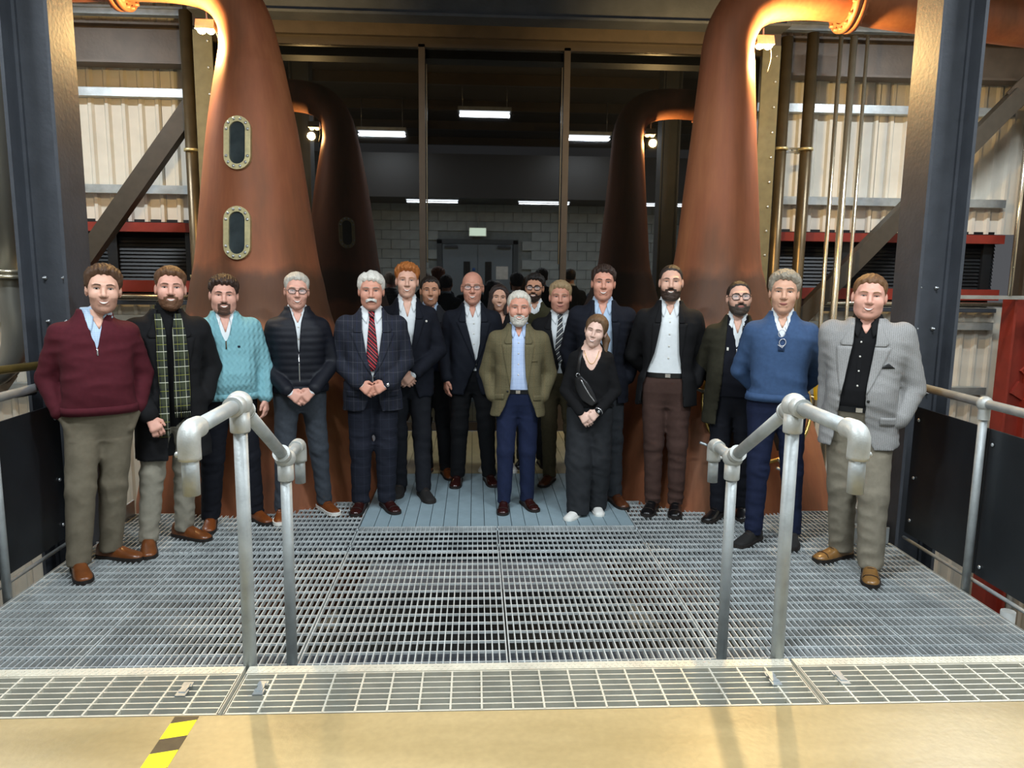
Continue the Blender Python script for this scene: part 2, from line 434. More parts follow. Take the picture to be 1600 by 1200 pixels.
MB().box(-.21, .21, -.03, .03, -.105, .105).build('sign_box', pm('white_plastic', '#e8e8e4', .5), ex)
MB().box(-.195, .195, .031, .034, -.09, .09).build('sign_face', emit('sign_glow', '#dff5e0', 4.0), ex)
MB().tube([(0, 0, .10), (0, 0, .62)], .008, 8).build('sign_stem', bolt_m, ex)
# --- dark window wall behind the stills
gm, nt, b = new_mat('dark_night_glass')
b.inputs['Base Color'].default_value = (.004, .0045, .005, 1); b.inputs['Roughness'].default_value = .015; b.inputs['IOR'].default_value = 2.1
GY = 8.7
win = struct(empty('window_1'))
frame_w = pm('bronze_window_frame', '#41382e', .45, .3, .1, 8)
for (xa, xb) in ((-3.0, -.79), (-.72, .81), (.88, 3.02)):
    MB().box(xa, xb, GY, GY + .024, .10, 4.27).build('pane', gm, win)
for x in (-.755, .845): 
    MB().box(x - .035, x + .035, GY - .05, GY + .07, .0, 4.30).build('mullion', frame_w, win)
    s_ = 1 if x < 0 else -1
    MB().box(x + s_ * .05 - .006, x + s_ * .05 + .006, GY - .03, GY - .01, 1.95, 4.1).build('glazing_bead', bronze_pipe, win)
MB().box(-3.05, 3.07, GY - .05, GY + .07, 4.27, 4.36).build('window_head', frame_w, win)
MB().box(-3.05, 3.07, GY - .04, GY + .07, .0, .10).build('window_sill', frame_w, win)
wh = struct(MB().box(-3.05, 3.2, GY - .12, GY + .3, 4.36, 5.2).build('wall_header', brownsteel))
# riveted end posts either side of the glass
for x, lb in ((-3.06, 'riveted dark steel end post beside the glass, behind the left copper still'), (3.09, 'riveted yellow-lit steel end post beside the glass, right of the right copper still')):
    p = empty('end_post', (x, GY - .15, 0)); tag(p, lb, 'post', 'riveted end posts')
    MB().box(-.10, .10, -.012, .012, -3.0, 4.35).box(-.008, .008, 0, .12, -3.0, 4.35).build('post_shaft', pm('olive_steel', '#6f6a4e', .5, .2), p)
    for k in range(14):
        MB().ball((.055, -.014, 1.0 + k * .27), (.014, .009, .014), 8, 6).build('rivet', bolt_m, p)
# ================================================================== STEELWORK, PIPES
def h_column(x0, x1, y0, y1, label):
    c = empty('steel_column', ((x0 + x1) / 2, (y0 + y1) / 2, 0)); tag(c, label, 'column', 'big dark steel columns')
    w_ = (x1 - x0) / 2; d_ = (y1 - y0) / 2
    MB().box(-w_, -w_ + .022, -d_, d_, -3, 5.2).build('flange', darksteel, c)
    MB().box(w_ - .022, w_, -d_, d_, -3, 5.2).build('flange', darksteel, c)
    MB().box(-w_ + .022, w_ - .022, -.01, .01, -3, 5.2).build('web', darksteel, c)
    for s_ in (-1, 1): MB().box(s_ * (w_ - .03) - .012, s_ * (w_ - .03) + .012, -.032, -.01, -3, 5.2).build('fillet_weld', darksteel, c)
    for z in (1.05, 1.5, 1.78):
        for sx in (-1, 1): 
            b_ = MB().lathe([(.001, 0), (.013, 0), (.013, .012), (.006, .012), (.006, .035), (.001, .035)], (0, 0, 0), 8).build('bolt', bolt_m, c); b_.rotation_euler = (PI / 2, 0, 0); b_.location = (sx * .06, -.01, z)
    return c
h_column(-3.03, -2.73, 4.9, 5.2, 'dark grey steel column at left, behind the man in the maroon jumper')
h_column(2.79, 3.09, 4.9, 5.2, 'dark grey steel column at right, behind the man in the pale grey blazer')
for x, lb in ((-3.35, 'dark steel back column left of the left copper still'), (6.85, 'perforated dark steel back column at the far right')):
    c = empty('back_column', (x, 9.3, 0)); tag(c, lb, 'column')
    MB().box(-.13, .13, -.13, -.11, -3, 5.2).build('flange', brownsteel, c); MB().box(-.13, .13, .11, .13, -3, 5.2).build('flange', brownsteel, c); MB().box(-.008, .008, -.11, .11, -3, 5.2).build('web', brownsteel, c)
def i_beam(name, a, b, wd, ht, mat, label, cat='beam', group=None):
    """horizontal I beam along x; a,b end points at its centre"""
    o = empty(name, a); tag(o, label, cat, group); L = b[0] - a[0]
    MB().box(0, L, -wd / 2, wd / 2, -ht / 2, -ht / 2 + .025).build('flange', mat, o)
    MB().box(0, L, -wd / 2, wd / 2, ht / 2 - .025, ht / 2).build('flange', mat, o)
    MB().box(0, L, -.01, .01, -ht / 2 + .025, ht / 2 - .025).build('web', mat, o)
    return o
i_beam('header_beam', (-2.95, 7.95, 4.56), (3.0, 7.95, 4.56), .26, .46, darksteel, 'dark steel beam crossing overhead between the two copper stills')
i_beam('eaves_beam', (-7, 9.25, 4.37), (-3.2, 9.25, 4.37), .24, .44, brownsteel, 'brown steel beam high on the back wall, left of the left still')
i_beam('eaves_beam', (3.3, 9.25, 4.42), (7.1, 9.25, 4.42), .24, .44, brownsteel, 'brown steel beam high on the back wall, right of the right still')
i_beam('strut_beam', (-7, 9.45, 4.80), (-3.2, 9.45, 4.80), .1, .10, galv, 'pale thin rail above the brown beam at upper left', 'rail')
i_beam('strut_beam', (3.3, 9.45, 4.84), (7.1, 9.45, 4.84), .1, .10, galv, 'pale thin rail above the brown beam at upper right', 'rail')
def brace(a, b, label):
    o = empty('diagonal_brace', a); tag(o, label, 'brace', 'diagonal braces'); d = Vector(b) - Vector(a)
    MB().bar((0, 0, 0), d, .14, .2, (0, 0, 1)).build('brace_tube', pm('brace_steel', '#453f36', .5, .25, .12), o)
    n = d.normalized()
    MB().bar(d - n * .1, d + n * .3, .03, .26).build('gusset_plate', brownsteel, o)
    MB().bar(-n * .3, n * .1, .03, .26).build('gusset_plate', brownsteel, o)
brace((-5.70, 9.0, .57), (-3.24, 9.0, 3.82), 'dark diagonal steel brace against the cladding left of the left still')
brace((3.40, 9.09, .87), (6.35, 9.09, 4.03), 'dark diagonal steel brace against the cladding behind the right column')
def vpipe(name, x, y, r, z0, z1, mat, label, clamps=(), group=None):
    o = empty(name, (x, y, z0)); tag(o, label, 'pipe', group)
    MB().tube([(0, 0, 0), (0, 0, z1 - z0)], r, 16).build('pipe_run', mat, o)
    for z in clamps:
        MB().lathe([(r, 0), (r + .018, 0), (r + .018, .03), (r, .03)], (0, 0, z - z0), 16).box(-.02, .02, r, r + .2, z - z0, z - z0 + .03).build('pipe_clamp', brass_pale, o)
    return o
vpipe('dark_pipe', -3.30, 8.75, .068, -2.9, 4.6, bronze_pipe, 'dark vertical pipe beside the left still, with a pale clamp', (3.13, 1.75))
vpipe('dark_pipe', 3.40, 8.9, .066, -2.9, 4.55, bronze_pipe, 'left one of two thick dark vertical pipes right of the right still', (3.3,), 'thick dark pipes at right')
vpipe('dark_pipe', 3.70, 8.9, .066, -2.9, 4.6, bronze_pipe, 'right one of two thick dark vertical pipes right of the right still', (3.3,), 'thick dark pipes at right')
br = MB().box(3.1, 3.78, 9.0, 9.03, 3.29, 3.31).box(3.1, 3.78, 9.0, 9.03, 3.33, 3.35)
for k in range(12): br.box(3.1 + k * .06, 3.12 + k * .06, 9.0, 9.03, 3.31, 3.33)
tag(br.build('pipe_bracket', galv), 'slotted metal bracket holding the two thick dark pipes', 'bracket')
for x, r, lb in ((3.98, .024, 'leftmost of three bright stainless tubes'), (4.13, .040, 'middle and thickest of three bright stainless tubes'), (4.29, .020, 'rightmost of three bright stainless tubes')):
    vpipe('stainless_tube', x, 8.8, r, -3.0, 4.55, steel_pipe, lb + ' beside the right column', (), 'bright stainless tubes')
vpipe('stainless_tube', 5.75, 8.06, .02, 1.66, 3.3, steel_pipe, 'thin bright tube at the right edge above the red frame')
# big lagged pipe at the left edge
o = empty('large_pipe', (-3.26, 5.2, 0)); tag(o, 'large grey vertical pipe with flange and bend at the left edge', 'pipe')
MB().tube([(0, 0, 1.82), (0, 0, 5.1)], .088, 24).build('pipe_run', grey_pipe, o)
MB().lathe([(.088, -.03), (.15, -.03), (.15, -.004), (.14, -.004), (.14, .004), (.15, .004), (.15, .03), (.088, .03)], (0, 0, 1.80), 28).build('flange', steel_pipe, o)
MB().tube(catmull([(0, 0, 1.78), (0, 0, 1.6), (0.0, .02, 1.42), (-.08, .06, 1.22), (-.3, .1, 1.08), (-.8, .12, 1.02)], 6), .083, 24).build('pipe_bend', grey_pipe, o)
o = empty('red_frame', (6.0, 8.2, 0)); tag(o, 'red steel frame standing beyond the right guardrail', 'frame')
MB().box(-.15, -.12, -.1, .1, -3, 1.62).box(-.12, .1, -.012, .012, -3, 1.62).box(.1, .13, -.1, .1, -3, 1.62).build('upright', redsteel, o)
MB().bar((.1, 0, .75), (.9, 0, 1.45), .1, .16).build('diagonal', redsteel, o)
MB().bar((.9, 0, .1), (-.0, 0, .62), .1, .16).build('diagonal', redsteel, o)
MB().box(-1.3, 1.2, -.14, -.1, 1.62, 1.66).build('top_rail', galv, o)
# --- side guardrails with charcoal infill panels
def guardrail(sx, label):
    X = 2.78 * sx
    o = empty('guardrail', (X, 4.12, 0)); tag(o, label, 'guardrail', 'platform guardrails')
    MB().tube([(0, .76, 1.135), (0, -2.2, 1.135)], .026, 14).build('top_rail', galv_rail, o)
    for y_ in (0, -1.5):
        MB().tube([(0, y_, -.12), (0, y_, 1.10)], .024, 14).build('post', galv_rail, o)
        MB().ball((0, y_, 1.132), .045).lathe([(.033, -.09), (.033, 0)], (0, y_, 1.13), 14).build('ball_fitting', fit_m, o)
    px = .045 * sx
    MB().box(min(px, px + .012 * sx), max(px, px + .012 * sx), .01, .74, .10, .985).build('infill_panel', sidepanel_m, o)
    MB().box(min(px, px + .012 * sx), max(px, px + .012 * sx), -1.49, -.002, .10, .985).build('infill_panel', sidepanel_m, o)
    for (y_, z) in ((.045, .90), (-.045, .90), (.045, .16), (-.045, .16), (.68, .9), (.68, .5), (.68, .2)):
        b_ = MB().ball((0, 0, 0), (.007, .012, .012), 8, 6).build('bolt', bolt_m, o); b_.location = (px - .006 * sx, y_, z)
    MB().tube([(px, .74, .06), (px, -1.6, .06)], .012, 8).build('bottom_rail', galv_rail, o)
    return o
guardrail(-1, 'galvanised guardrail with charcoal panels at left, beside the man in maroon')
guardrail(1, 'galvanised guardrail with charcoal panels at right, beside the man in the grey blazer')
for i, (z, m_, lb) in enumerate(((1.24, brass, 'brass-coloured pipe running behind the left guardrail'), (1.07, rubber, 'black pipe running just under the left guardrail'))):
    tag(MB().tube([(-2.86 - .1 * i, 4.85, z), (-3.7, 3.2, z - .03)], .026, 12).build('service_pipe', m_), lb, 'pipe')
# white conduits hanging under the right edge
for k, lb in enumerate(('leftmost', 'middle', 'rightmost')):
    tag(MB().tube([(2.97 + k * .16, 4.0 - k * .14, -3.0), (2.97 + k * .16, 4.0 - k * .14, -.08)], .04, 10).build('white_conduit', pm('white_conduit', '#d9dcd8', .5)), lb + ' of three white vertical conduits below the right guardrail', 'conduit', 'white conduits below the right guardrail')
# --- stair handrails in the foreground
def handrail(sx, x, label):
    o = empty('stair_handrail', (x, 3.36, 0)); tag(o, label, 'handrail', 'stair handrails')
    yn, yf = 2.735 - 3.36, 0.0; zn, zf = 1.365, 1.005; ye = 2.25 - 3.36; yl = 3.63 - 3.36
    r = .0255
    MB().tube([(0, yn, .17), (0, yn, zn - .05)], r, 20).build('post', galv_rail, o)
    MB().tube([(0, yf, 0), (0, yf, zf - .05)], r, 20).build('post', galv_rail, o)
    for (y_, z) in ((yn, zn), (yf, zf)):
        f = MB().ball((0, y_, z), .047, 20, 14).lathe([(.034, -.105), (.036, -.1), (.036, -.03)], (0, y_, z), 20, True)
        f.build('ball_fitting', fit_m, o)
    d = Vector((0, yf - yn, zf - zn)).normalized()
    MB().tube([Vector((0, yn, zn)) + d * .035, Vector((0, yf, zf)) - d * .035], r, 20).build('sloping_rail', galv_rail, o)
    for p, q in (((0, yn, zn), d), ((0, yf, zf), -d)):
        p = Vector(p); MB().tube([p + q * .02, p + q * .075], .036, 20).tube([p + q * .068, p + q * .079], .039, 20).build('socket', fit_m, o)
    MB().tube([(0, yn, zn), (0, ye + .03, zn)], r, 20).build('top_rail', galv_rail, o)
    MB().tube([(0, yn - .02, zn), (0, yn - .08, zn)], .037, 20).build('socket', fit_m, o)
    MB().tube([(0, yf, zf), (0, yl - .02, zf)], r, 20).build('top_rail', galv_rail, o)
    for (y_, z, s_) in ((ye, zn, -1), (yl, zf, 1)):
        MB().tube(catmull([(0, y_ - s_ * .075, z), (0, y_ - s_ * .02, z), (0, y_ + s_ * .004, z - .022), (0, y_ + s_ * .004, z - .085)], 6), .034, 20).ball((.036 * sx, y_ + s_ * .004, z - .07), .010, 8, 6).build('elbow', fit_m, o)
        MB().tube([(0, y_ + s_ * .004, z - .06), (0, y_ + s_ * .004, z - .195)], r, 20).build('end_stub', galv_rail, o)
handrail(-1, -1.02, 'left one of two galvanised stair handrails in the foreground')
handrail(1, 1.045, 'right one of two galvanised stair handrails in the foreground')

# ================================================================== COPPER STILLS
def copper():
    m, nt, b = new_mat('aged_copper')
    tc = N(nt, 'ShaderNodeTexCoord'); sp = N(nt, 'ShaderNodeSeparateXYZ'); nt.links.new(tc.outputs['Object'], sp.inputs[0])
    n1 = N(nt, 'ShaderNodeTexNoise'); n1.inputs['Scale'].default_value = 2.0; n1.inputs['Detail'].default_value = 7
    mp = N(nt, 'ShaderNodeMapping'); mp.inputs['Scale'].default_value = (1, 1, .35); nt.links.new(tc.outputs['Object'], mp.inputs[0]); nt.links.new(mp.outputs[0], n1.inputs['Vector'])
    cr = N(nt, 'ShaderNodeValToRGB'); e = cr.color_ramp.elements
    e[0].position = .28; e[0].color = (*rgb('#6a472f'), 1); e[1].position = .75; e[1].color = (*rgb('#b07248'), 1)
    k = cr.color_ramp.elements.new(.5); k.color = (*rgb('#96593a'), 1)
    nt.links.new(n1.outputs[0], cr.inputs[0])
    # brown weld stain band with a wobbly edge
    n2 = N(nt, 'ShaderNodeTexNoise'); n2.inputs['Scale'].default_value = 3.5; n2.inputs['Detail'].default_value = 6; nt.links.new(tc.outputs['Object'], n2.inputs['Vector'])
    zz = math_node(nt, 'ADD', sp.outputs[2], math_node(nt, 'MULTIPLY', math_node(nt, 'SUBTRACT', n2.outputs[0], .5), .35))
    band = N(nt, 'ShaderNodeValToRGB'); be = band.color_ramp.elements
    be[0].position = .0; be[0].color = (0, 0, 0, 1); be[1].position = 1; be[1].color = (0, 0, 0, 1)
    for p_, v in ((.46, 0), (.49, .75), (.60, .8), (.64, 0)): q = band.color_ramp.elements.new(p_); q.color = (v, v, v, 1)
    nt.links.new(math_node(nt, 'DIVIDE', zz, 3.0), band.inputs[0])
    mx = N(nt, 'ShaderNodeMix', data_type='RGBA'); nt.links.new(band.outputs[0], mx.inputs['Factor']); nt.links.new(cr.outputs[0], mx.inputs['A']); mx.inputs['B'].default_value = (*rgb('#4a3424'), 1)
    # fine vertical polish streaks
    n3 = N(nt, 'ShaderNodeTexNoise'); n3.inputs['Scale'].default_value = 9; n3.inputs['Detail'].default_value = 3
    mp3 = N(nt, 'ShaderNodeMapping'); mp3.inputs['Scale'].default_value = (4, 4, .2); nt.links.new(tc.outputs['Object'], mp3.inputs[0]); nt.links.new(mp3.outputs[0], n3.inputs['Vector'])
    m2 = N(nt, 'ShaderNodeMix', data_type='RGBA', blend_type='SOFT_LIGHT'); m2.inputs['Factor'].default_value = .28
    nt.links.new(mx.outputs['Result'], m2.inputs['A']); nt.links.new(n3.outputs[0], m2.inputs['B'])
    nt.links.new(m2.outputs['Result'], b.inputs['Base Color'])
    b.inputs['Metallic'].default_value = .35
    rr = N(nt, 'ShaderNodeMapRange'); rr.inputs[3].default_value = .48; rr.inputs[4].default_value = .64; nt.links.new(n3.outputs[0], rr.inputs[0]); nt.links.new(rr.outputs[0], b.inputs['Roughness'])
    return m
cop = copper()
def dens(prof, n=6):
    P = catmull([(r, z, 0) for r, z in prof], n); return [(p.x, p.y) for p in P]
def still(sx, X, prof, path, label, ports):
    o = empty('pot_still', (X, 6.6, 0)); tag(o, label, 'still', 'copper pot stills')
    MB().lathe(dens(prof), (0, 0, 0), 72).build('pot_body', cop, o)
    pts = catmull([(a * 1.0, 0, z) for a, z, r in path], 7); rs = [p.x for p in catmull([(r, 0, 0) for a, z, r in path], 7)]
    MB().tube(pts, rs, 56, cap=False).build('swan_neck', cop, o)
    # riveted flange on the lyne arm
    fx = sx * 1.02; zc = np.interp(1.02, [abs(p[0]) for p in path], [p[1] for p in path]); 
    fl_ = MB().lathe([(.2, -.05), (.275, -.05), (.275, -.005), (.265, -.005), (.265, .005), (.275, .005), (.275, .05), (.2, .05)], (0, 0, 0), 40).build('arm_flange', cop, o)
    fl_.location = (fx, 0, zc); fl_.rotation_euler = (0, PI / 2, 0)
    for k in range(16):
        a = 2 * PI * k / 16; b_ = MB().lathe([(.001, -.075), (.016, -.075), (.016, .075), (.001, .075)], (.245 * math.cos(a), .245 * math.sin(a), 0), 6).build('flange_bolt', cop, fl_)
    rr_ = lambda z: np.interp(z, [p[1] for p in prof], [p[0] for p in prof])
    for (ang, z, open_) in ports:
        r0 = rr_(z); sl = (rr_(z + .15) - rr_(z - .15)) / .3
        pr = empty('porthole', parent=o); pr.location = (r0 * math.sin(ang), -r0 * math.cos(ang), z); pr.rotation_euler = (math.atan(sl), 0, ang)
        def stad(w_, h_, n=10):
            P = []
            for k in range(n + 1): a = PI * k / n; P.append((w_ * math.cos(a), h_ + w_ * math.sin(a)))
            for k in range(n + 1): a = PI + PI * k / n; P.append((w_ * math.cos(a), -h_ + w_ * math.sin(a)))
            return P
        A, B = stad(.105, .105), stad(.062, .105); n = len(A); V = []; F = []
        for (ring, y_) in ((A, .05), (A, -.028), (B, -.028), (B, .05)): V += [(p[0], y_, p[1]) for p in ring]
        for j in range(3):
            for k in range(n): F.append((j * n + k, j * n + (k + 1) % n, (j + 1) * n + (k + 1) % n, (j + 1) * n + k))
        mesh_obj('port_frame', V, F, brass_pale, pr)
        V = [(p[0], -.012, p[1]) for p in B]; V += [(p[0], .01, p[1]) for p in B]
        F = [tuple(range(n)), tuple(range(2 * n - 1, n - 1, -1))] + [(k, n + k, n + (k + 1) % n, (k + 1) % n) for k in range(n)]
        mesh_obj('sight_glass', V, F, pm('sight_glass', '#3c4446' if not open_ else '#1a1613', .12, .1, .3, 8), pr)
        C_ = stad(.0835, .105, 5)
        for p in C_: MB().ball((p[0], -.032, p[1]), (.012, .009, .012), 8, 6).build('port_bolt', bolt_m, pr)
    return o
profL = [(.55, -1.25), (.85, -.95), (1.0, -.6), (1.05, -.2), (1.03, .0), (.95, .3), (.865, .6), (.75, 1.0), (.60, 1.47), (.545, 1.74), (.50, 1.96), (.432, 2.49), (.361, 3.01), (.268, 3.52)]
profR = [(.55, -1.25), (.85, -.95), (1.0, -.6), (1.07, -.2), (1.05, .0), (.98, .3), (.88, .6), (.76, .95), (.64, 1.2), (.51, 1.5), (.417, 1.79), (.366, 2.01), (.316, 2.56), (.268, 3.09), (.226, 3.62)]
still(-1, -2.02, profL, [(0, 3.50, .272), (-.01, 3.68, .235), (-.05, 3.88, .215), (-.17, 4.06, .212), (-.40, 4.17, .21), (-.8, 4.20, .205), (-1.5, 4.17, .20), (-2.6, 4.10, .19), (-4.4, 4.0, .18)],
      'tall conical copper still at left with two brass-framed oval portholes', [(-.03, 2.83, False), (-.03, 2.13, True), (PI - .3, 2.35, True)])
still(1, 1.97, profR, [(0, 3.60, .228), (.0, 3.76, .215), (.04, 3.92, .21), (.15, 4.08, .208), (.38, 4.18, .206), (.8, 4.20, .2), (1.5, 4.13, .2), (2.6, 4.02, .19), (4.4, 3.85, .18)],
      'slimmer copper still at right with a flared waist and round manway', [])
# manway on the right still
mw = empty('manway', (2.0, 5.62, .80)); 
for o_ in bpy.data.objects:
    if o_.name == 'pot_still.001': mw.parent = o_; mw.location = (.12, -.82, .83)
mw.rotation_euler = (-.30, 0, .12)
ring = [(.46 * math.cos(2 * PI * k / 48), 0, .46 * math.sin(2 * PI * k / 48)) for k in range(48)]
MB().tube(ring, .016, 10, closed=True).build('manway_ring', brass, mw)
lid = MB().lathe([(.001, 0), (.40, 0), (.44, .02), (.44, .05), (.001, .05)], (0, 0, 0), 40).build('manway_lid', pm('dark_copper', '#3d2f26', .45, .3, .2, 5), mw); lid.rotation_euler = (-PI / 2, 0, 0); lid.location = (0, .03, 0)
for a in (3.75, 5.0, 2.9):
    cx, cz = .5 * math.cos(a), .5 * math.sin(a)
    MB().tube([(cx * .9, -.02, cz * .9), (cx * 1.12, -.05, cz * 1.12)], .012, 8).tube([(cx * 1.12 - .07, -.05, cz * 1.12 + .03), (cx * 1.12 + .07, -.05, cz * 1.12 - .03)], .011, 8).build('wing_clamp', galv, mw)
# --- yellow lever showing beside the manway
o = empty('valve_lever', (2.62, 5.88, .86)); tag(o, 'small yellow valve lever showing between the blue jumper man and grey blazer man', 'valve')
MB().bar((0, 0, 0), (-.03, -.02, .15), .022, .045).build('lever', pm('valve_yellow', '#e8b21c', .5), o)
MB().tube([(0, .02, .0), (.0, .42, -.02)], .014, 8).build('stem', galv, o)
# --- warm floodlights by the still necks
for (x, y_, z), lb in zip(FLOODS, ('small warm floodlight beside the neck of the left still', 'small warm floodlight beside the neck of the right still')):
    o = empty('floodlight', (x, y_, z)); tag(o, lb, 'lamp', 'warm floodlights')
    MB().prism([(-.05, -.02), (.06, -.02), (.05, .06), (-.02, .06)], 0, -.075, .075).build('housing', galv, o)
    for e in (-1, 1): MB().ball((e * .036, 0, -.028), (.032, .045, .022), 12, 8).build('lamp_bulb', emit('warm_lamp', '#ffe2a0', 22), o)
    MB().tube([(0, .03, .05), (0, .05, .19)], .009, 8).build('bracket_arm', galv, o)
    MB().tube(catmull([(.06, .03, .02), (.085, .05, -.10), (.07, .08, -.22)], 5), .004, 6).build('cable', rubber, o)
# --- cool fixtures overhead on the photographer's side
led = emit('led_diffuser', '#eef6ff', 9.0)
for i, (x, y_, z) in enumerate(LED_SPOTS):
    o = empty('ceiling_light', (x, y_, z)); tag(o, ['white LED light overhead on the left', 'white LED light overhead on the right', 'white LED light over the middle of the platform', 'white LED light over the far left side', 'white LED light over the far right side', 'white LED light high above the left cladding', 'white LED light high above the right cladding'][i], 'light', 'overhead LED lights')
    MB().box(-.48, .48, -.15, .15, .0, .07).build('housing', galv, o)
    for k in range(3): MB().box(-.45, .45, -.12 + k * .085, -.05 + k * .085, -.012, .0).build('diffuser', led, o)
    for s_ in (-.4, .4): MB().tube([(s_, 0, .07), (s_, 0, 5.2 - z)], .006, 6).build('hanger', bolt_m, o)
for i, (x, y_, z) in enumerate(SOFFIT_SPOTS):
    o = empty('strip_light', (x, y_, z)); tag(o, ['left strip light under the soffit by the doors', 'middle strip light under the soffit by the doors', 'right strip light under the soffit by the doors'][i], 'light', 'soffit strip lights')
    MB().box(-.58, .58, -.07, .07, .0, .05).build('housing', galv, o); MB().box(-.56, .56, -.05, .05, -.02, .0).build('diffuser', led, o)
# ================================================================== PEOPLE: signed-distance figures meshed with surface nets
BIG = 1.0
def smin(a, b, k):
    if k <= 0: return np.minimum(a, b)
    h = np.clip(.5 + .5 * (b - a) / k, 0, 1); return b * (1 - h) + a * h - k * h * (1 - h)
def seg(P, a, b, r1, r2, sq=None):
    a = np.asarray(a, float); b = np.asarray(b, float); ba = b - a; L2 = max(float(ba @ ba), 1e-9)
    X, Y, Z = P[0] - a[0], P[1] - a[1], P[2] - a[2]
    t = np.clip((X * ba[0] + Y * ba[1] + Z * ba[2]) / L2, 0, 1)
    dx, dy, dz = X - ba[0] * t, Y - ba[1] * t, Z - ba[2] * t
    if sq: dx, dy, dz = dx * sq[0], dy * sq[1], dz * sq[2]
    return np.sqrt(dx * dx + dy * dy + dz * dz) - (r1 + (r2 - r1) * t)
def ell(P, c, r):
    X, Y, Z = (P[0] - c[0]) / r[0], (P[1] - c[1]) / r[1], (P[2] - c[2]) / r[2]
    k0 = np.sqrt(X * X + Y * Y + Z * Z); return (k0 - 1) * min(r)
def tor(P, pr, z0, z1, n=2.5):
    """lofted superelliptic trunk: pr rows (z, halfwidth, halfdepth, centre y)"""
    z = np.clip(P[2], z0, z1)
    a = np.interp(z, pr[:, 0], pr[:, 1]); b = np.interp(z, pr[:, 0], pr[:, 2]); c = np.interp(z, pr[:, 0], pr[:, 3])
    rr = ((np.abs(P[0]) / a) ** n + (np.abs(P[1] - c) / b) ** n) ** (1 / n)
    d = (rr - 1) * np.minimum(a, b)
    return np.maximum(d, np.maximum(P[2] - z1, z0 - P[2]))
class Shape:
    def __init__(s): s.p = []                      # (fn, lo, hi, k, op, group)
    def seg(s, a, b, r1, r2, k=.02, g='', sq=None, op=1):
        a = np.asarray(a, float); b = np.asarray(b, float); R = max(r1, r2) * (1.0 if not sq else 1.0 / min(sq))
        s.p.append((lambda P: seg(P, a, b, r1, r2, sq), np.minimum(a, b) - R, np.maximum(a, b) + R, k, op, g)); return s
    def ell(s, c, r, k=.02, g='', op=1):
        c = np.asarray(c, float); r_ = np.asarray(r, float)
        s.p.append((lambda P: ell(P, c, r_), c - r_, c + r_, k, op, g)); return s
    def fn(s, f, lo, hi, k=.02, g='', op=1):
        s.p.append((f, np.asarray(lo, float), np.asarray(hi, float), k, op, g)); return s
    def at(s, P):
        D = np.full(np.broadcast(P[0], P[1], P[2]).shape, BIG)
        for f, lo, hi, k, op, g in s.p:
            d = f(P)
            if op == 1: D = smin(D, d, k)
            elif op == -1: D = -smin(-D, d, k)
            else: D = np.maximum(D, d)
        return D
    def groups(s, P, names):
        best = np.full(P[0].shape, 9.0); gi = np.zeros(P[0].shape, int)
        for f, lo, hi, k, op, g in s.p:
            if op != 1: continue
            d = f(P); m = d < best; best[m] = d[m]; gi[m] = names.index(g) if g in names else 0
        return gi
    def grid(s, xs, ys, zs):
        D = np.full((len(xs), len(ys), len(zs)), BIG)
        for f, lo, hi, k, op, g in s.p:
            pad = max(k, .0) + .025
            i0, i1 = np.searchsorted(xs, lo[0] - pad), np.searchsorted(xs, hi[0] + pad)
            j0, j1 = np.searchsorted(ys, lo[1] - pad), np.searchsorted(ys, hi[1] + pad)
            k0, k1 = np.searchsorted(zs, lo[2] - pad), np.searchsorted(zs, hi[2] + pad)
            if i1 <= i0 or j1 <= j0 or k1 <= k0: continue
            P = (xs[i0:i1, None, None], ys[None, j0:j1, None], zs[None, None, k0:k1])
            d = f(P); S = D[i0:i1, j0:j1, k0:k1]
            if op == 1: D[i0:i1, j0:j1, k0:k1] = smin(S, d, k)
            elif op == -1: D[i0:i1, j0:j1, k0:k1] = -smin(-S, d, k)
            else: D[i0:i1, j0:j1, k0:k1] = np.maximum(S, d)
        return D
    def bounds(s):
        lo = np.min([p[1] for p in s.p if p[4] == 1], axis=0); hi = np.max([p[2] for p in s.p if p[4] == 1], axis=0); return lo - .03, hi + .03
_C = [(0, 0, 0), (1, 0, 0), (0, 1, 0), (1, 1, 0), (0, 0, 1), (1, 0, 1), (0, 1, 1), (1, 1, 1)]
_E = [(a, b) for a in range(8) for b in range(a + 1, 8) if bin(a ^ b).count('1') == 1]
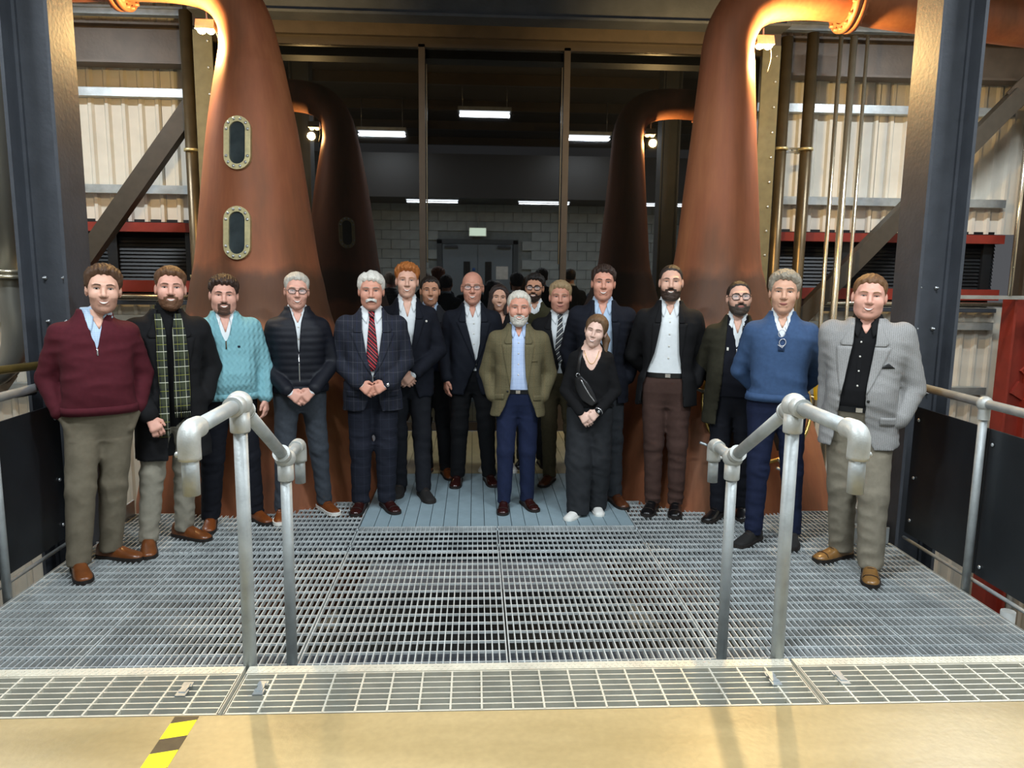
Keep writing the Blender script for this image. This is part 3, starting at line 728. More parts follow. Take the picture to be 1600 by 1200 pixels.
def nets(D, xs, ys, zs):
    s = D < 0; A = [xs, ys, zs]; nx, ny, nz = D.shape
    cnt = np.zeros((nx - 1, ny - 1, nz - 1), np.int8)
    for (i, j, k) in _C: cnt += s[i:nx - 1 + i, j:ny - 1 + j, k:nz - 1 + k]
    I, J, K = np.nonzero((cnt > 0) & (cnt < 8))
    idx = np.full(cnt.shape, -1, np.int64); idx[I, J, K] = np.arange(len(I))
    V = np.zeros((len(I), 3)); n = np.zeros(len(I))
    dv = [D[I + i, J + j, K + k] for (i, j, k) in _C]
    pv = [np.stack([xs[I + i], ys[J + j], zs[K + k]], 1) for (i, j, k) in _C]
    for a, b in _E:
        m = (dv[a] < 0) != (dv[b] < 0)
        t = (dv[a][m] / (dv[a][m] - dv[b][m]))[:, None]
        V[m] += pv[a][m] * (1 - t) + pv[b][m] * t; n[m] += 1
    V /= n[:, None]; F = []
    for ax in range(3):
        u, v = [(1, 2), (2, 0), (0, 1)][ax]
        sl0 = [slice(None)] * 3; sl1 = [slice(None)] * 3; sl0[ax] = slice(0, -1); sl1[ax] = slice(1, None)
        a = s[tuple(sl0)]; b = s[tuple(sl1)]; ch = a != b
        lim = [slice(None)] * 3; lim[u] = slice(1, D.shape[u] - 1); lim[v] = slice(1, D.shape[v] - 1)
        off = [0, 0, 0]; off[u] = 1; off[v] = 1
        c = np.array(np.nonzero(ch[tuple(lim)])).T + off
        if len(c) == 0: continue
        e = np.eye(3, dtype=int); q = [c - e[u] - e[v], c - e[v], c, c - e[u]]
        f = np.stack([idx[x[:, 0], x[:, 1], x[:, 2]] for x in q], 1)
        flip = ~a[c[:, 0], c[:, 1], c[:, 2]]
        f[flip] = f[flip][:, ::-1]; F.append(f)
    F = np.concatenate(F); return V, F[(F >= 0).all(1)]
def axis(lo, hi, coarse, fine=()):
    """non-uniform axis: finer spacing inside the (a,b,step) ranges"""
    out = [lo]
    while out[-1] < hi:
        st = coarse
        for a, b, f in fine:
            if a - coarse <= out[-1] < b: st = f
        out.append(out[-1] + st)
    return np.array(out)
def nzs(P, f, seed=0):
    r = np.random.RandomState(seed); v = 0
    for k in range(5):
        d = r.normal(size=3) * f; v = v + np.sin(P[0] * d[0] + P[1] * d[1] + P[2] * d[2] + r.uniform(0, 6.3))
    return v / 5
def fold(P, f, seed=0):
    n = nzs(P, f, seed); return np.abs(n) * 1.6 - .45
def front_y(shape, x, z, y0=-.5, y1=.12, n=70):
    """depth of the front surface of a shape under (x,z) points"""
    ys = np.linspace(y0, y1, n); x = np.asarray(x, float).ravel(); z = np.asarray(z, float).ravel()
    D = shape.at((x[:, None], ys[None, :], z[:, None])); ins = D < 0; hit = ins.any(1); k = np.maximum(ins.argmax(1), 1)
    r = np.arange(len(x)); a = D[r, k - 1]; b = D[r, k]; t = np.clip(a / np.where(np.abs(a - b) < 1e-9, 1e-9, a - b), 0, 1)
    y = ys[k - 1] + (ys[k] - ys[k - 1]) * t
    if (~hit).any():
        y[~hit] = np.median(y[hit]) if hit.any() else 0
    return y
def strip(shape, rows, nc=5, off=.004, th=.006, y0=-.5, y1=.12, smooth_rows=3):
    """patch lying on a surface: rows (z_left, x_left, z_right, x_right); returns closed mesh"""
    R = np.array([r if len(r) == 4 else (r[0], r[1], r[0], r[2]) for r in rows], float)
    if smooth_rows > 1:
        t = np.linspace(0, len(R) - 1, (len(R) - 1) * smooth_rows + 1); R = np.stack([np.interp(t, np.arange(len(R)), R[:, c]) for c in range(4)], 1)
    u = np.linspace(0, 1, nc); X = R[:, 1:2] * (1 - u) + R[:, 3:4] * u; Z = R[:, 0:1] * (1 - u) + R[:, 2:3] * u
    Y = front_y(shape, X, Z, y0, y1).reshape(X.shape)
    m, n = X.shape
    Vf = np.stack([X, Y - off, Z], -1).reshape(-1, 3); Vb = np.stack([X, Y - off + th, Z], -1).reshape(-1, 3)
    V = np.concatenate([Vf, Vb]); F = []; o = m * n
    for i in range(m - 1):
        for j in range(n - 1):
            a, b, c, d = i * n + j, i * n + j + 1, (i + 1) * n + j + 1, (i + 1) * n + j
            F.append((a, d, c, b)); F.append((o + a, o + b, o + c, o + d))
    bd = [i for i in range(n)] + [i * n + n - 1 for i in range(1, m)] + [(m - 1) * n + j for j in range(n - 2, -1, -1)] + [i * n for i in range(m - 2, 0, -1)]
    for q in range(len(bd)):
        a, b = bd[q], bd[(q + 1) % len(bd)]; F.append((a, b, o + b, o + a))
    return V, F

# ------------------------------------------------------------------ head (local frame: face towards -y, about .235 tall)
def head_shape(h):
    s = Shape(); jw = h.get('jaw', 1.0); fat = h.get('fat', 0.); ns = h.get('nose', 1.); bw = h.get('ridge', 1.)
    s.ell((0, .018, .033), (.0765, .096, .087), .02, 'head')
    s.ell((0, -.022, -.022), (.0655 + fat, .070, .088), .03, 'head')
    s.ell((0, -.03, -.072), (.052 * jw + fat, .052, .044), .03, 'head')
    s.ell((0, -.066, -.098), (.026 * jw, .022, .019), .02, 'head')
    for e in (-1, 1):
        s.ell((e * .041, -.062, -.024), (.024 + fat * .6, .024, .024), .025, 'head')
        s.seg((e * .012, -.086, .030), (e * .046, -.072, .031), .0115 * bw, .010 * bw, .016, 'head')
        s.ell((e * (.0785 + fat * .6), .012, -.004), (.010, .019, .031), .006, 'head')
        s.ell((e * .0325, -.1035, .010), (.0175, .0165, .0125), .012, 'head', op=-1)
    s.seg((0, -.088, .018), (0, -.1105 + (1 - ns) * .03, -.022), .0085 * ns, .0125 * ns, .011, 'head')
    for e in (-1, 1): s.ell((e * .0125, -.099, -.027), (.0095 * ns, .011 * ns, .0085 * ns), .006, 'head')
    s.seg((-.018, -.088, -.050), (.018, -.088, -.050), .008, .008, .012, 'head')
    s.seg((-.016, -.0865, -.068), (.016, -.0865, -.068), .0085, .0085, .012, 'head')
    return s
def hair_mesh(h):
    """shell of hair over the cranium, cut along a hairline"""
    st = h['hair']; s = Shape()
    tt, ts = st.get('top', .02) * .85, st.get('side', .008); fr = st.get('front', .07) + .012; rec = st.get('rec', .2); back = st.get('back', -.07); amp = st.get('amp', .004) * .6; sw = st.get('sweep', 0.); side_z = st.get('side_z', -.012); fat = h.get('fat', 0.)
    part = st.get('part', 0.)
    def f(P):
        z = P[2]; w_ = np.clip((z - .02) / .07, 0, 1); w_ = w_ * w_ * (3 - 2 * w_)
        t = ts + (tt - ts) * w_
        if part: t = t * (1 - .45 * np.exp(-((P[0] - part) / .012) ** 2) * w_)
        hz = np.interp(P[1] + 0 * P[2], [-.12, -.075, -.058, -.042, -.026, -.006, .022, .05, .11], [fr, fr - .001, fr - .006, .056 if side_z > -.04 else side_z * .3, .020 if side_z > -.04 else side_z, side_z, min(side_z, .0), back, back])
        hz = hz + rec * np.abs(P[0]) * (P[1] < -.035) - sw * .12 * P[0] * (P[1] < -.04) + .005 * np.sin(P[0] * 210 + 1) * (P[1] < -.03)
        t = t * np.clip(.30 + (z - hz) / st.get('taper', .028), .3, 1)
        c = (0, .018, .033); r = (.0765 + fat * .5, .096, .087)
        X, Y, Z = (P[0] - c[0]) / (r[0] + t), (P[1] - c[1]) / (r[1] + t), (P[2] - c[2]) / (r[2] + t)
        k0 = np.sqrt(X * X + Y * Y + Z * Z); d = (k0 - 1) * .08
        d = d - amp * (np.sin((P[0] * (1 + sw) + P[1] * sw * .8) * 260 + np.sin(P[1] * 70 + P[2] * 50) * 1.6) * .5 + nzs(P, 90, 3) * .9)
        if st.get('bald'): d = np.maximum(d, z - .035 + .25 * np.abs(P[1] - .05))
        return np.maximum(d, (hz - z) * .8)
    s.fn(f, (-.13, -.16, -.17), (.13, .17, .19), 0, 'hair')
    if st.get('ears_out', True):
        for e in (-1, 1): s.ell((e * (.083 + fat * .6), .008, -.006), (.018, .024, .034), 0, op=-1)
    if st.get('bob'):
        def g(P):
            rr = ((np.abs(P[0]) / (.094 + .012 * np.clip(-P[2] / .15, 0, 1))) ** 2.4 + (np.abs(P[1] - .02) / .098) ** 2.4) ** (1 / 2.4)
            d = np.maximum((rr - 1) * .09, np.maximum(P[2] - .06, st['bob'] - P[2] + .006 * np.sin(P[0] * 170)))
            d = d - .003 * np.sin(np.arctan2(P[1], P[0]) * 34)
            cutf = np.maximum(np.abs(P[0]) - (.058 + .01 * np.clip(P[2] / .05, -1, 1)), P[1] - .0)   # face opening
            return np.maximum(d, -cutf)
        s.fn(g, (-.12, -.11, st['bob'] - .01), (.12, .13, .07), .01, 'hair')
    if st.get('ponytail'):
        s.seg((.045, .085, .0), (.088, .065, -.06), .026, .032, .015, 'hair'); s.seg((.088, .065, -.06), (.112, .01, -.17), .032, .014, .01, 'hair')
    lo, hi = (-.135, -.16, -.21), (.14, .17, .17)
    g = .0042; xs, ys, zs = [np.arange(lo[i], hi[i], g) for i in range(3)]
    return nets(s.grid(xs, ys, zs), xs, ys, zs)
def beard_mesh(h, hs):
    b = h['beard']; t = b.get('t', .006); s = Shape(); full = b.get('full', True); top = b.get('top', -.005); chin = b.get('chin', 0.)
    def f(P):
        d = hs.at(P) - t - chin * np.clip((-.07 - P[2]) / .04, 0, 1) - .0018 * nzs(P, 200, 5)
        if full: line = np.interp(P[1] + 0 * P[0] + 0 * P[2], [-.10, -.085, -.06, -.03, -.005, .01], [-.060, -.058, -.052, -.035, top, top])
        else: line = -.060 - 4.0 * np.maximum(np.abs(P[0]) - .030, 0) + 0 * P[1] + 0 * P[2]
        reg = P[2] - line
        if b.get('stache', True):
            ms = np.maximum(np.abs(P[0]) - .030, np.abs(P[2] + .0435 + .35 * np.maximum(np.abs(P[0]) - .012, 0)) - .0075); ms = np.maximum(ms, P[1] + .07)
            reg = np.minimum(reg, ms)
            sd = np.maximum(np.abs(np.abs(P[0]) - .031) - .008, np.abs(P[2] + .062) - .02); sd = np.maximum(sd, P[1] + .055); reg = np.minimum(reg, sd)
        mouth = np.maximum(np.sqrt((P[0] / .024) ** 2 + ((P[2] + .058) / .0085) ** 2) - 1, -1) * .008
        reg = np.maximum(reg, -mouth * (P[1] < -.05) - 1.0 * (P[1] >= -.05))
        reg = np.maximum(reg, P[1] - .006); reg = np.maximum(reg, -.128 - P[2]); reg = np.maximum(reg, np.abs(P[0]) - .0725 - h.get('fat', 0.) * .6)
        return np.maximum(d, reg)
    s.fn(f, (-.09, -.13, -.14), (.09, .03, .02), 0, 'beard')
    g = .0036; xs, ys, zs = np.arange(-.095, .096, g), np.arange(-.135, .03, g), np.arange(-.145, .02, g)
    return nets(s.grid(xs, ys, zs), xs, ys, zs)

# ------------------------------------------------------------------ garments and limbs
def trunk(b):
    """trunk rows (z, halfwidth, halfdepth, centre y) for a 1.80 m figure"""
    sw = b.get('sw', 1.); be = b.get('belly', 0.); hp = b.get('hip', 1.); ch = b.get('chest', 1.); wa = b.get('waist', 1.)
    T = [(.78, .10, .05, .012), (.84, .150 * hp, .088, .01), (.90, .170 * hp, .112, .006), (.98, .168 * hp, .119, .0), (1.06, .158 * wa, .113, -.004), (1.14, .158 * wa, .115, -.006), (1.24, .166 * ch, .120, -.006), (1.33, .176 * sw * ch, .123, -.004), (1.40, .177 * sw, .118, .0), (1.445, .162 * sw, .107, .005), (1.48, .132 * sw, .094, .010), (1.51, .102, .082, .013), (1.54, .080, .072, .015), (1.57, .067, .065, .015), (1.60, .061, .062, .014)]
    out = []
    for z, a, d, c in T:
        q = be * math.exp(-((z - 1.10) / .14) ** 2); out.append((z, a + q * .55, d + q * .75, c - q * .65))
    return np.array(out)
def vadd(a, b, s=1.): return tuple(x + s * y for x, y in zip(a, b))
def hand_prims(S, wr, d, t, palm, curl=.5, spread=1., flat=False, k=.006):
    """palm and five jointed fingers: wr wrist, d finger direction, t thumb side, palm = palm normal"""
    wr = Vector(wr); d = Vector(d).normalized(); t = Vector(t); t = (t - d * t.dot(d)).normalized(); n = Vector(palm); n = (n - d * n.dot(d) - t * n.dot(t)).normalized()
    for o_, r_ in ((-.026, .0145), (-.009, .0155), (.009, .0155), (.026, .0145)):
        S.seg(wr + t * o_ * .55 + d * .01, wr + d * .082 + t * o_, .015, r_ - .001, .012, 'hand')
    for o_, L, c_ in ((-.030, .062, 1.1), (-.0105, .076, 1.0), (.0105, .082, 1.0), (.030, .074, .9)):
        p0 = wr + d * .084 + t * o_ * spread; a = curl * c_ * .9
        d1 = (d * math.cos(a) + n * math.sin(a)); p1 = p0 + d1 * L * .52
        a2 = a + curl * 1.1; d2 = (d * math.cos(a2) + n * math.sin(a2)); p2 = p1 + d2 * L * .48
        S.seg(p0 - d * .01, p1, .0100, .0092, .005, 'hand'); S.seg(p1, p2, .0092, .0078, .004, 'hand')
    b0 = wr + d * .025 + t * .024; b1 = b0 + (d * .6 + t * .62 + n * .25) * .042; b2 = b1 + (d * .95 + t * .1 + n * .30) * .034
    S.seg(b0, b1, .015, .0115, .008, 'hand'); S.seg(b1, b2, .0112, .0088, .004, 'hand')
ARM = {
    'hang':   dict(el=(.226, .035, 1.155), wr=(.232, -.045, .92), d=(.03, -.12, -1), t=(-.45, -1, 0), palm=(-1, .3, 0), curl=.45),
    'pocket': dict(el=(.252, .085, 1.165), wr=(.198, -.012, .965), d=(-.30, -.2, -1), t=(-.4, -1, 0), palm=(-1, 0, 0), curl=.2, hide=True),
    'clasp':  dict(el=(.246, .025, 1.15), wr=(.085, -.195, 1.00), d=(-.80, -.18, -.55), t=(-.35, .2, .9), palm=(-.1, 1, -.1), curl=.55),
    'behind': dict(el=(.246, .10, 1.155), wr=(.11, .175, 1.0), d=(-.8, .1, -.4), t=(-.3, .2, .9), palm=(0, -1, 0), curl=.3),
}
GN = ['x', 'head', 'neck', 'trunk', 'arm', 'hand', 'leg']
SKIN = {}
def skin(tone):
    c = {'fair': '#d9aa94', 'pink': '#d8a28f', 'ruddy': '#d0957f', 'tan': '#c28d70', 'pale': '#e2bcab', 'warm': '#d0a086'}[tone]
    return pm('skin_' + tone, c, .48, 0, .07, 26, bump=.04, bscale=400, spec=.4)
HAIRM = {}
def hairm(c): return pm('hair_' + c.strip('#'), c, .55, 0, .28, 120, stretch=(3, 1, 1), bump=.3, bscale=420)
SHOE = {}
def shoe_mesh(kind):
    """lofted shoe upper and its sole, toe towards -y, left/right symmetric"""
    if kind in SHOE: return SHOE[kind]
    st = [(.085, .026, .070), (.075, .034, .088), (.045, .0385, .098), (.0, .039, .100), (-.03, .040, .092), (-.065, .043, .075), (-.10, .0475, .060), (-.14, .0485, .050), (-.17, .045, .044), (-.195, .035, .037), (-.208, .020, .030)]
    V = []; F = []; n = 13
    for y, w_, hh in st:
        for k in range(n):
            a = PI * k / (n - 1); c_ = math.cos(a); s_ = math.sin(a)
            e = 2.6 if y < -.06 else 3.0
            V.append((w_ * math.copysign(abs(c_) ** (2 / e), c_), y, .016 + (hh - .016) * abs(s_) ** (2 / (e - .6))))
    for i in range(len(st) - 1):
        for k in range(n - 1): F.append((i * n + k, i * n + k + 1, (i + 1) * n + k + 1, (i + 1) * n + k))
    F += [tuple(range(n))[::-1], tuple((len(st) - 1) * n + k for k in range(n))]
    out = [(w_ + .0045, y * 1.01) for y, w_, hh in st]; out = [(.018, .094)] + out + [(.010, -.216)]
    poly = out + [(-a, b) for a, b in out[::-1]]
    SHOE[kind] = (V, F, poly); return SHOE[kind]
def add_shoe(root, x, y, ang, mat, sole_mat, s, sole_h=.02, cap=False, laces=True):
    V, F, poly = shoe_mesh('a'); e = mesh_obj('shoe', [tuple(c * s for c in v) for v in V], F, mat, root, True)
    e.location = (x, y, 0); e.rotation_euler = (0, 0, ang)
    MB().prism([(a * s, b * s) for a, b in poly], 2, .001, sole_h * s).build('sole', sole_mat, e)
    if laces:
        for q in range(3): MB().tube([(-.018 * s, (-.035 - .022 * q) * s, (.092 - .0135 * q) * s), (.0, (-.037 - .022 * q) * s, (.0965 - .0135 * q) * s), (.018 * s, (-.035 - .022 * q) * s, (.092 - .0135 * q) * s)], .003 * s, 6).build('lace', pm('dark_lace', '#2a1a12', .7), e)
    if cap: MB().tube([(-.044 * s, -.150 * s, .032 * s), (-.03 * s, -.148 * s, .048 * s), (0, -.146 * s, .0525 * s), (.03 * s, -.148 * s, .048 * s), (.044 * s, -.150 * s, .032 * s)], .0022 * s, 6).build('toe_seam', pm('dark_lace', '#2a1a12', .7), e)
    return e
def collar_mesh(r, z0, zf, hgt, leaf, gap, yc=.014, flare=.022, n=40):
    """folded collar around the neck: r inner radius, z0 back height, zf drop to the front, leaf = extra point length"""
    V = []; F = []
    for i in range(n + 1):
        t = -1 + 2 * i / n; a = PI / 2 - t * (PI - gap); at = abs(t)
        zt = z0 - zf * at ** 1.6
        rt = r + .004; pt = (rt * math.cos(a), yc + rt * 1.02 * math.sin(a), zt)
        lf_ = leaf * max(0, (at - .72) / .28) ** 1.3
        rb = r + flare * (.75 + .25 * at); pb = (rb * math.cos(a), yc + rb * 1.02 * math.sin(a) - lf_ * .22, zt - hgt - lf_)
        rm = (rt + rb) / 2 + .006; pmid = (rm * math.cos(a), yc + rm * 1.02 * math.sin(a), zt - .006)
        pi_ = (pt[0] * .97, yc + (pt[1] - yc) * .97, zt - hgt * .9); pb2 = tuple((c_ - o_) * .95 + o_ for c_, o_ in zip(pb, (0, yc, pb[2])))
        V += [pi_, pt, pmid, pb, pb2]
    for i in range(n):
        for k in range(4): F.append((i * 5 + k, (i + 1) * 5 + k, (i + 1) * 5 + k + 1, i * 5 + k + 1))
    return V, F
def band_mesh(pr, z0, z1, off, n=48, e=2.5):
    V = []; F = []
    for (z, o_) in ((z0, off - .004), (z0, off), (z1, off), (z1, off - .004)):
        a, d, c = [np.interp(z, pr[:, 0], pr[:, q]) for q in (1, 2, 3)]
        for k in range(n):
            t = 2 * PI * k / n; c_, s_ = math.cos(t), math.sin(t)
            V.append(((a + o_) * math.copysign(abs(c_) ** (2 / e), c_), c + (d + o_) * math.copysign(abs(s_) ** (2 / e), s_), z))
    for i in range(3):
        for k in range(n): F.append((i * n + k, i * n + (k + 1) % n, (i + 1) * n + (k + 1) % n, (i + 1) * n + k))
    return V, F
def rot(yaw, pitch, roll):
    return np.array((Matrix.Rotation(math.radians(yaw), 3, 'Z') @ Matrix.Rotation(math.radians(pitch), 3, 'X') @ Matrix.Rotation(math.radians(roll), 3, 'Y')))
eye_white = pm('eye_white', '#d9d2cc', .3, 0, .03); iris_m = pm('iris_dark', '#231a15', .2, 0, .1)
teeth_m = pm('teeth', '#ece6dc', .3, 0, .03); mouth_m = pm('mouth_dark', '#4a1f1c', .6, 0, .1)
def lipm(c): return pm('lips_' + c.strip('#'), c, .45, 0, .06)
btn_dark = pm('dark_button', '#15130f', .4); btn_pale = pm('pale_button', '#d8d5cb', .4)
leather_black = pm('black_leather', '#101012', .32, 0, .15, 30); silver = pm('silver_metal', '#cfd0d2', .25, .9)
gold = pm('gold_metal', '#d9b25c', .25, .9)
def lens_mat():
    m, nt, b = new_mat('spectacle_lens'); b.inputs['Base Color'].default_value = (.95, .97, 1, 1); b.inputs['Roughness'].default_value = .03
    b.inputs['Alpha'].default_value = .12; MATS['spectacle_lens'] = m; return m
lens_m = lens_mat()

def person(label, h, pos, yaw, feet, head, b, arms, tr, shirt, layers=(), shoes=None, collars=(), skin_v=None, belt=None, tie=None, extras=None, hoff=(0., 0.), tw=1., lg=1., hem=.05, wz=1.02, placket=None):
    s = h / 1.812
    root = empty('person', (pos[0], pos[1], 0), math.radians(yaw)); tag(root, label, 'person', 'people posing on the platform')
    cy, sy = math.cos(math.radians(yaw)), math.sin(math.radians(yaw))
    loc = lambda wx, wy: (((wx - pos[0]) * cy + (wy - pos[1]) * sy) / s, (-(wx - pos[0]) * sy + (wy - pos[1]) * cy) / s)
    sk = skin(head['tone']); pr = trunk(b); pr[pr[:, 0] > 1.3, 0] += b.get('shz', 0.) * np.linspace(.5, 1, (pr[:, 0] > 1.3).sum()); sw = b.get('sw', 1.); hp = b.get('hip', 1.); ar = b.get('arm', 1.)
    S = Shape()
    S.fn(lambda P: tor(P, pr, .80, 1.58), (-.26, -.24, .79), (.26, .2, 1.585), .03, 'trunk')
    hs = head_shape(head); Rh = rot(*head.get('rot', (0, 0, 0))); hz = head.get('size', 1.06)
    hc = np.array([hoff[0], -.022 + hoff[1], 1.681 - (hz - 1) * .02 + head.get('dz', 0.)])
    # neck and head
    nb = hc + Rh @ np.array([0, .028, -.06]) * hz
    nk = head.get('neck', 1.)
    S.seg((hoff[0] * .35, .018, 1.49), nb, .060 * nk, .055 * nk, .025, 'neck')
    def hf(P):
        X, Y, Z = (P[0] - hc[0]) / hz, (P[1] - hc[1]) / hz, (P[2] - hc[2]) / hz
        return hs.at((X * Rh[0, 0] + Y * Rh[1, 0] + Z * Rh[2, 0], X * Rh[0, 1] + Y * Rh[1, 1] + Z * Rh[2, 1], X * Rh[0, 2] + Y * Rh[1, 2] + Z * Rh[2, 2])) * hz
    S.fn(hf, hc - .15, hc + .15, .012, 'head')
    # legs
    fl_ = []
    for i, (wx, wy, toe) in enumerate(feet):
        fx, fy = loc(wx, wy); e = -1 if i == 0 else 1; hip = np.array([e * .088 * hp, .004, .94]); ank = np.array([fx, fy, hem])
        kn = (hip * .47 + ank * .53); kn[2] = .50; kn[1] -= .018
        S.seg(hip, kn, .097 * lg * hp ** .5, .070 * lg * tw, .04, 'leg'); S.seg(kn, ank, .070 * lg * tw, .057 * lg * tw, .022, 'leg')
        fl_.append((fx, fy, toe))
    S.ell((0, .045, .90), (.155 * hp, .095, .10), .04, 'leg')
    # arms and hands
    aj = []
    for side, a in zip((-1, 1), arms):
        a = dict(ARM[a]) if isinstance(a, str) else {**ARM[a[0]], **a[1]}
        mx = lambda v: (v[0] * side, v[1], v[2])
        sh = (side * .158 * sw, .012, 1.424 + b.get('shz', 0.)); el = mx(a['el']); wr = mx(a['wr'])
        if side in a.get('abs', ()): pass
        S.seg(sh, el, .054 * ar, .045 * ar, .04, 'arm'); S.seg(el, wr, .044 * ar, .033, .015, 'arm')
        if a.get('hide'):
            S.seg(wr, (side * .150, -.045, .86), .030, .028, .02, 'leg')
        elif not a.get('nohand'):
            hand_prims(S, vadd(wr, a['d'], .004), mx(a['d']), mx(a['t']), mx(a['palm']), a.get('curl', .5))
        aj.append((sh, el, wr))
    S.fn(lambda P: hem - P[2] + 0 * P[0] + 0 * P[1], (-1, -1, -.1), (1, 1, .12), 0, '', op=0)
    lo, hi = S.bounds(); lo[2] = 0.02
    hr = .115 * hz; cg = .0102 if pos[1] < 6.2 else .013
    hands_z = [w_[2] for (s_, e_, w_), a in zip(aj, arms)]
    zf = [(hc[2] - .145 * hz, hc[2] + .15 * hz, .0046)]
    hz_lo = min(hands_z) - .17; hz_hi = max(hands_z) + .04
    zf.append((hz_lo, hz_hi, .0065))
    xs = axis(lo[0], hi[0], cg, [(hc[0] - hr, hc[0] + hr, .0046)]); ys = axis(lo[1], hi[1], cg, [(hc[1] - .145, hc[1] + .10, .0046)]); zs = axis(lo[2], hi[2], .0125, zf)
    D = S.grid(xs, ys, zs)
    # creases in the trousers
    kz = np.searchsorted(zs, .80); P = (xs[:, None, None], ys[None, :, None], zs[None, None, :kz])
    am = np.interp(zs[:kz], [0, .12, .3, .45, .55, .8], [.0045, .004, .002, .0035, .0035, .0015])[None, None, :]
    sd = int(abs(pos[0] * 100)) + 3
    D[:, :, :kz] += am * 2.3 * fold((P[0] * .5, P[1] * .5, P[2]), 38, sd)
    V, F = nets(D, xs, ys, zs)
    c = V[F].mean(1).T; gi = S.groups(c, GN); z = c[2]
    mi = np.zeros(len(F), int)
    mi[gi == GN.index('trunk')] = 1; mi[gi == GN.index('arm')] = 1; mi[(gi == GN.index('neck')) & (z < 1.52)] = 1
    mi[(gi == GN.index('trunk')) & (z < wz)] = 2; mi[gi == GN.index('leg')] = 2
    mats = [sk, shirt, tr]
    if head.get('stubble'):
        L = (c.T - hc) / hz @ Rh
        zone = (gi == 1) & (L[:, 1] < .0) & (L[:, 2] < np.interp(L[:, 1], [-.1, -.08, -.05, 0], [-.036, -.036, -.03, -.005])) & (L[:, 2] > -.125)
        mi[zone] = 3; mats.append(pm('stubble_' + head['stubble'].strip('#'), head['stubble'], .6, 0, .12, 160))
    mesh_obj('body', V * s, F, None, root, True, mats, mi)
    H = lambda V_: (np.asarray(V_, float) * hz @ Rh.T + hc) * s
    # --- hair, beard
    if head.get('hair'):
        Vh, Fh = hair_mesh(head); mesh_obj('hair', H(Vh), Fh, hairm(head['hair']['c']), root, True)
    if head.get('beard'):
        Vh, Fh = beard_mesh(head, hs); mesh_obj('beard', H(Vh), Fh, hairm(head['beard']['c']), root, True)
    # --- face
    sq = head.get('squint', 1.)
    for e in (-1, 1):
        X = np.linspace(-1, 1, 9); cx = e * .0325
        if sq > .25:
            V_, F_ = strip(hs, [(.0105 + .0052 * sq * (1 - u * u) ** .6, cx + u * .0135, .0105 - .0045 * sq * (1 - u * u) ** .6, cx + u * .0135) for u in X], 3, .001, .003, -.15, 0, 1)
            ey = mesh_obj('eye', H(V_), F_, eye_white, root, True)
            V_, F_ = strip(hs, [(.0105 + min(.0056 * (1 - u * u) ** .5, .005 * sq), cx + u * .0058, .0105 - min(.0056 * (1 - u * u) ** .5, .0044 * sq), cx + u * .0058) for u in np.linspace(-1, 1, 7)], 3, .0022, .003, -.15, 0, 1)
            mesh_obj('iris', H(V_), F_, iris_m, ey, True)
        V_, F_ = strip(hs, [(.0125 + .0052 * sq * (1 - u * u) ** .6, cx + u * .0145, .0103 + .0046 * sq * (1 - u * u) ** .6, cx + u * .0145) for u in X], 2, .0022, .003, -.15, 0, 1)
        mesh_obj('eyelid', H(V_), F_, pm('lash_line', '#3b2a22', .6), root, True)
        bc = head.get('brow', '#4a3324')
        V_, F_ = strip(hs, [(.0305 + .006 * (1 - (u - .55) ** 2 * 2.2) - .003 * (u > .8), e * (.013 + .038 * u), .0255 + .006 * (1 - (u - .55) ** 2 * 2.2), e * (.013 + .038 * u)) for u in np.linspace(0, 1, 8)], 3, .0028, .004, -.15, 0, 1)
        mesh_obj('eyebrow', H(V_), F_, hairm(bc), root, True)
    sm = head.get('smile', 1.); mw_ = .022 + .005 * sm; U = np.linspace(-1, 1, 13); cz = lambda u: -.0595 - .004 * sm + .0105 * sm * u * u
    V_, F_ = strip(hs, [(cz(u) + .0068 * (1 - u * u) + .0006, u * mw_, cz(u) - .0078 * (1 - u * u) - .0006, u * mw_) for u in U], 4, .0015, .004, -.15, 0, 1)
    mesh_obj('lips', H(V_), F_, lipm(head.get('lip', '#a8655a')), root, True)
    if head.get('teeth', sm > .6):
        V_, F_ = strip(hs, [(cz(u) + .0038 * (1 - u * u) + .0004, u * mw_ * .84, cz(u) - .0040 * (1 - u * u), u * mw_ * .84) for u in U], 3, .003, .004, -.15, 0, 1)
        mesh_obj('teeth', H(V_), F_, teeth_m, root, True)
    else:
        V_, F_ = strip(hs, [(cz(u) + .0012, u * mw_ * .95, cz(u) - .0012, u * mw_ * .95) for u in U], 2, .003, .004, -.15, 0, 1)
        mesh_obj('mouth_line', H(V_), F_, mouth_m, root, True)
    if head.get('moustache'):
        V_, F_ = strip(hs, [(-.036 - .012 * abs(u) ** 1.5, u * .036, -.052 - .016 * abs(u) ** 1.2, u * .036) for u in np.linspace(-1, 1, 15)], 6, .010, .014, -.15, 0, 1)
        mesh_obj('moustache', H(V_), F_, hairm(head['moustache']), root, True)
    if head.get('glasses'):
        gl = head['glasses']; gm_ = pm('frame_' + gl['c'].strip('#'), gl['c'], .3, gl.get('metal', 0.)); gw, gh, gt = gl.get('w', .025), gl.get('h', .018), gl.get('t', .0022)
        g_ = MB()
        for e in (-1, 1):
            ring = []
            for k in range(20):
                a = 2 * PI * k / 20; c_, s_ = math.cos(a), math.sin(a); ring.append((e * .0335 + gw * math.copysign(abs(c_) ** .75, c_), -.104 + .012 * abs(e * .0335 + gw * c_) / .06, .008 + gh * math.copysign(abs(s_) ** .75, s_)))
            g_.tube(ring, gt, 6, closed=True)
            g_.tube([(e * (.0335 + gw), -.091, .014), (e * .079, -.07, .014), (e * .086, .01, .010)], gt * .9, 6)
        g_.tube([(-.0335 + gw, -.106, .012), (0, -.110, .015), (.0335 - gw, -.106, .012)], gt, 6)
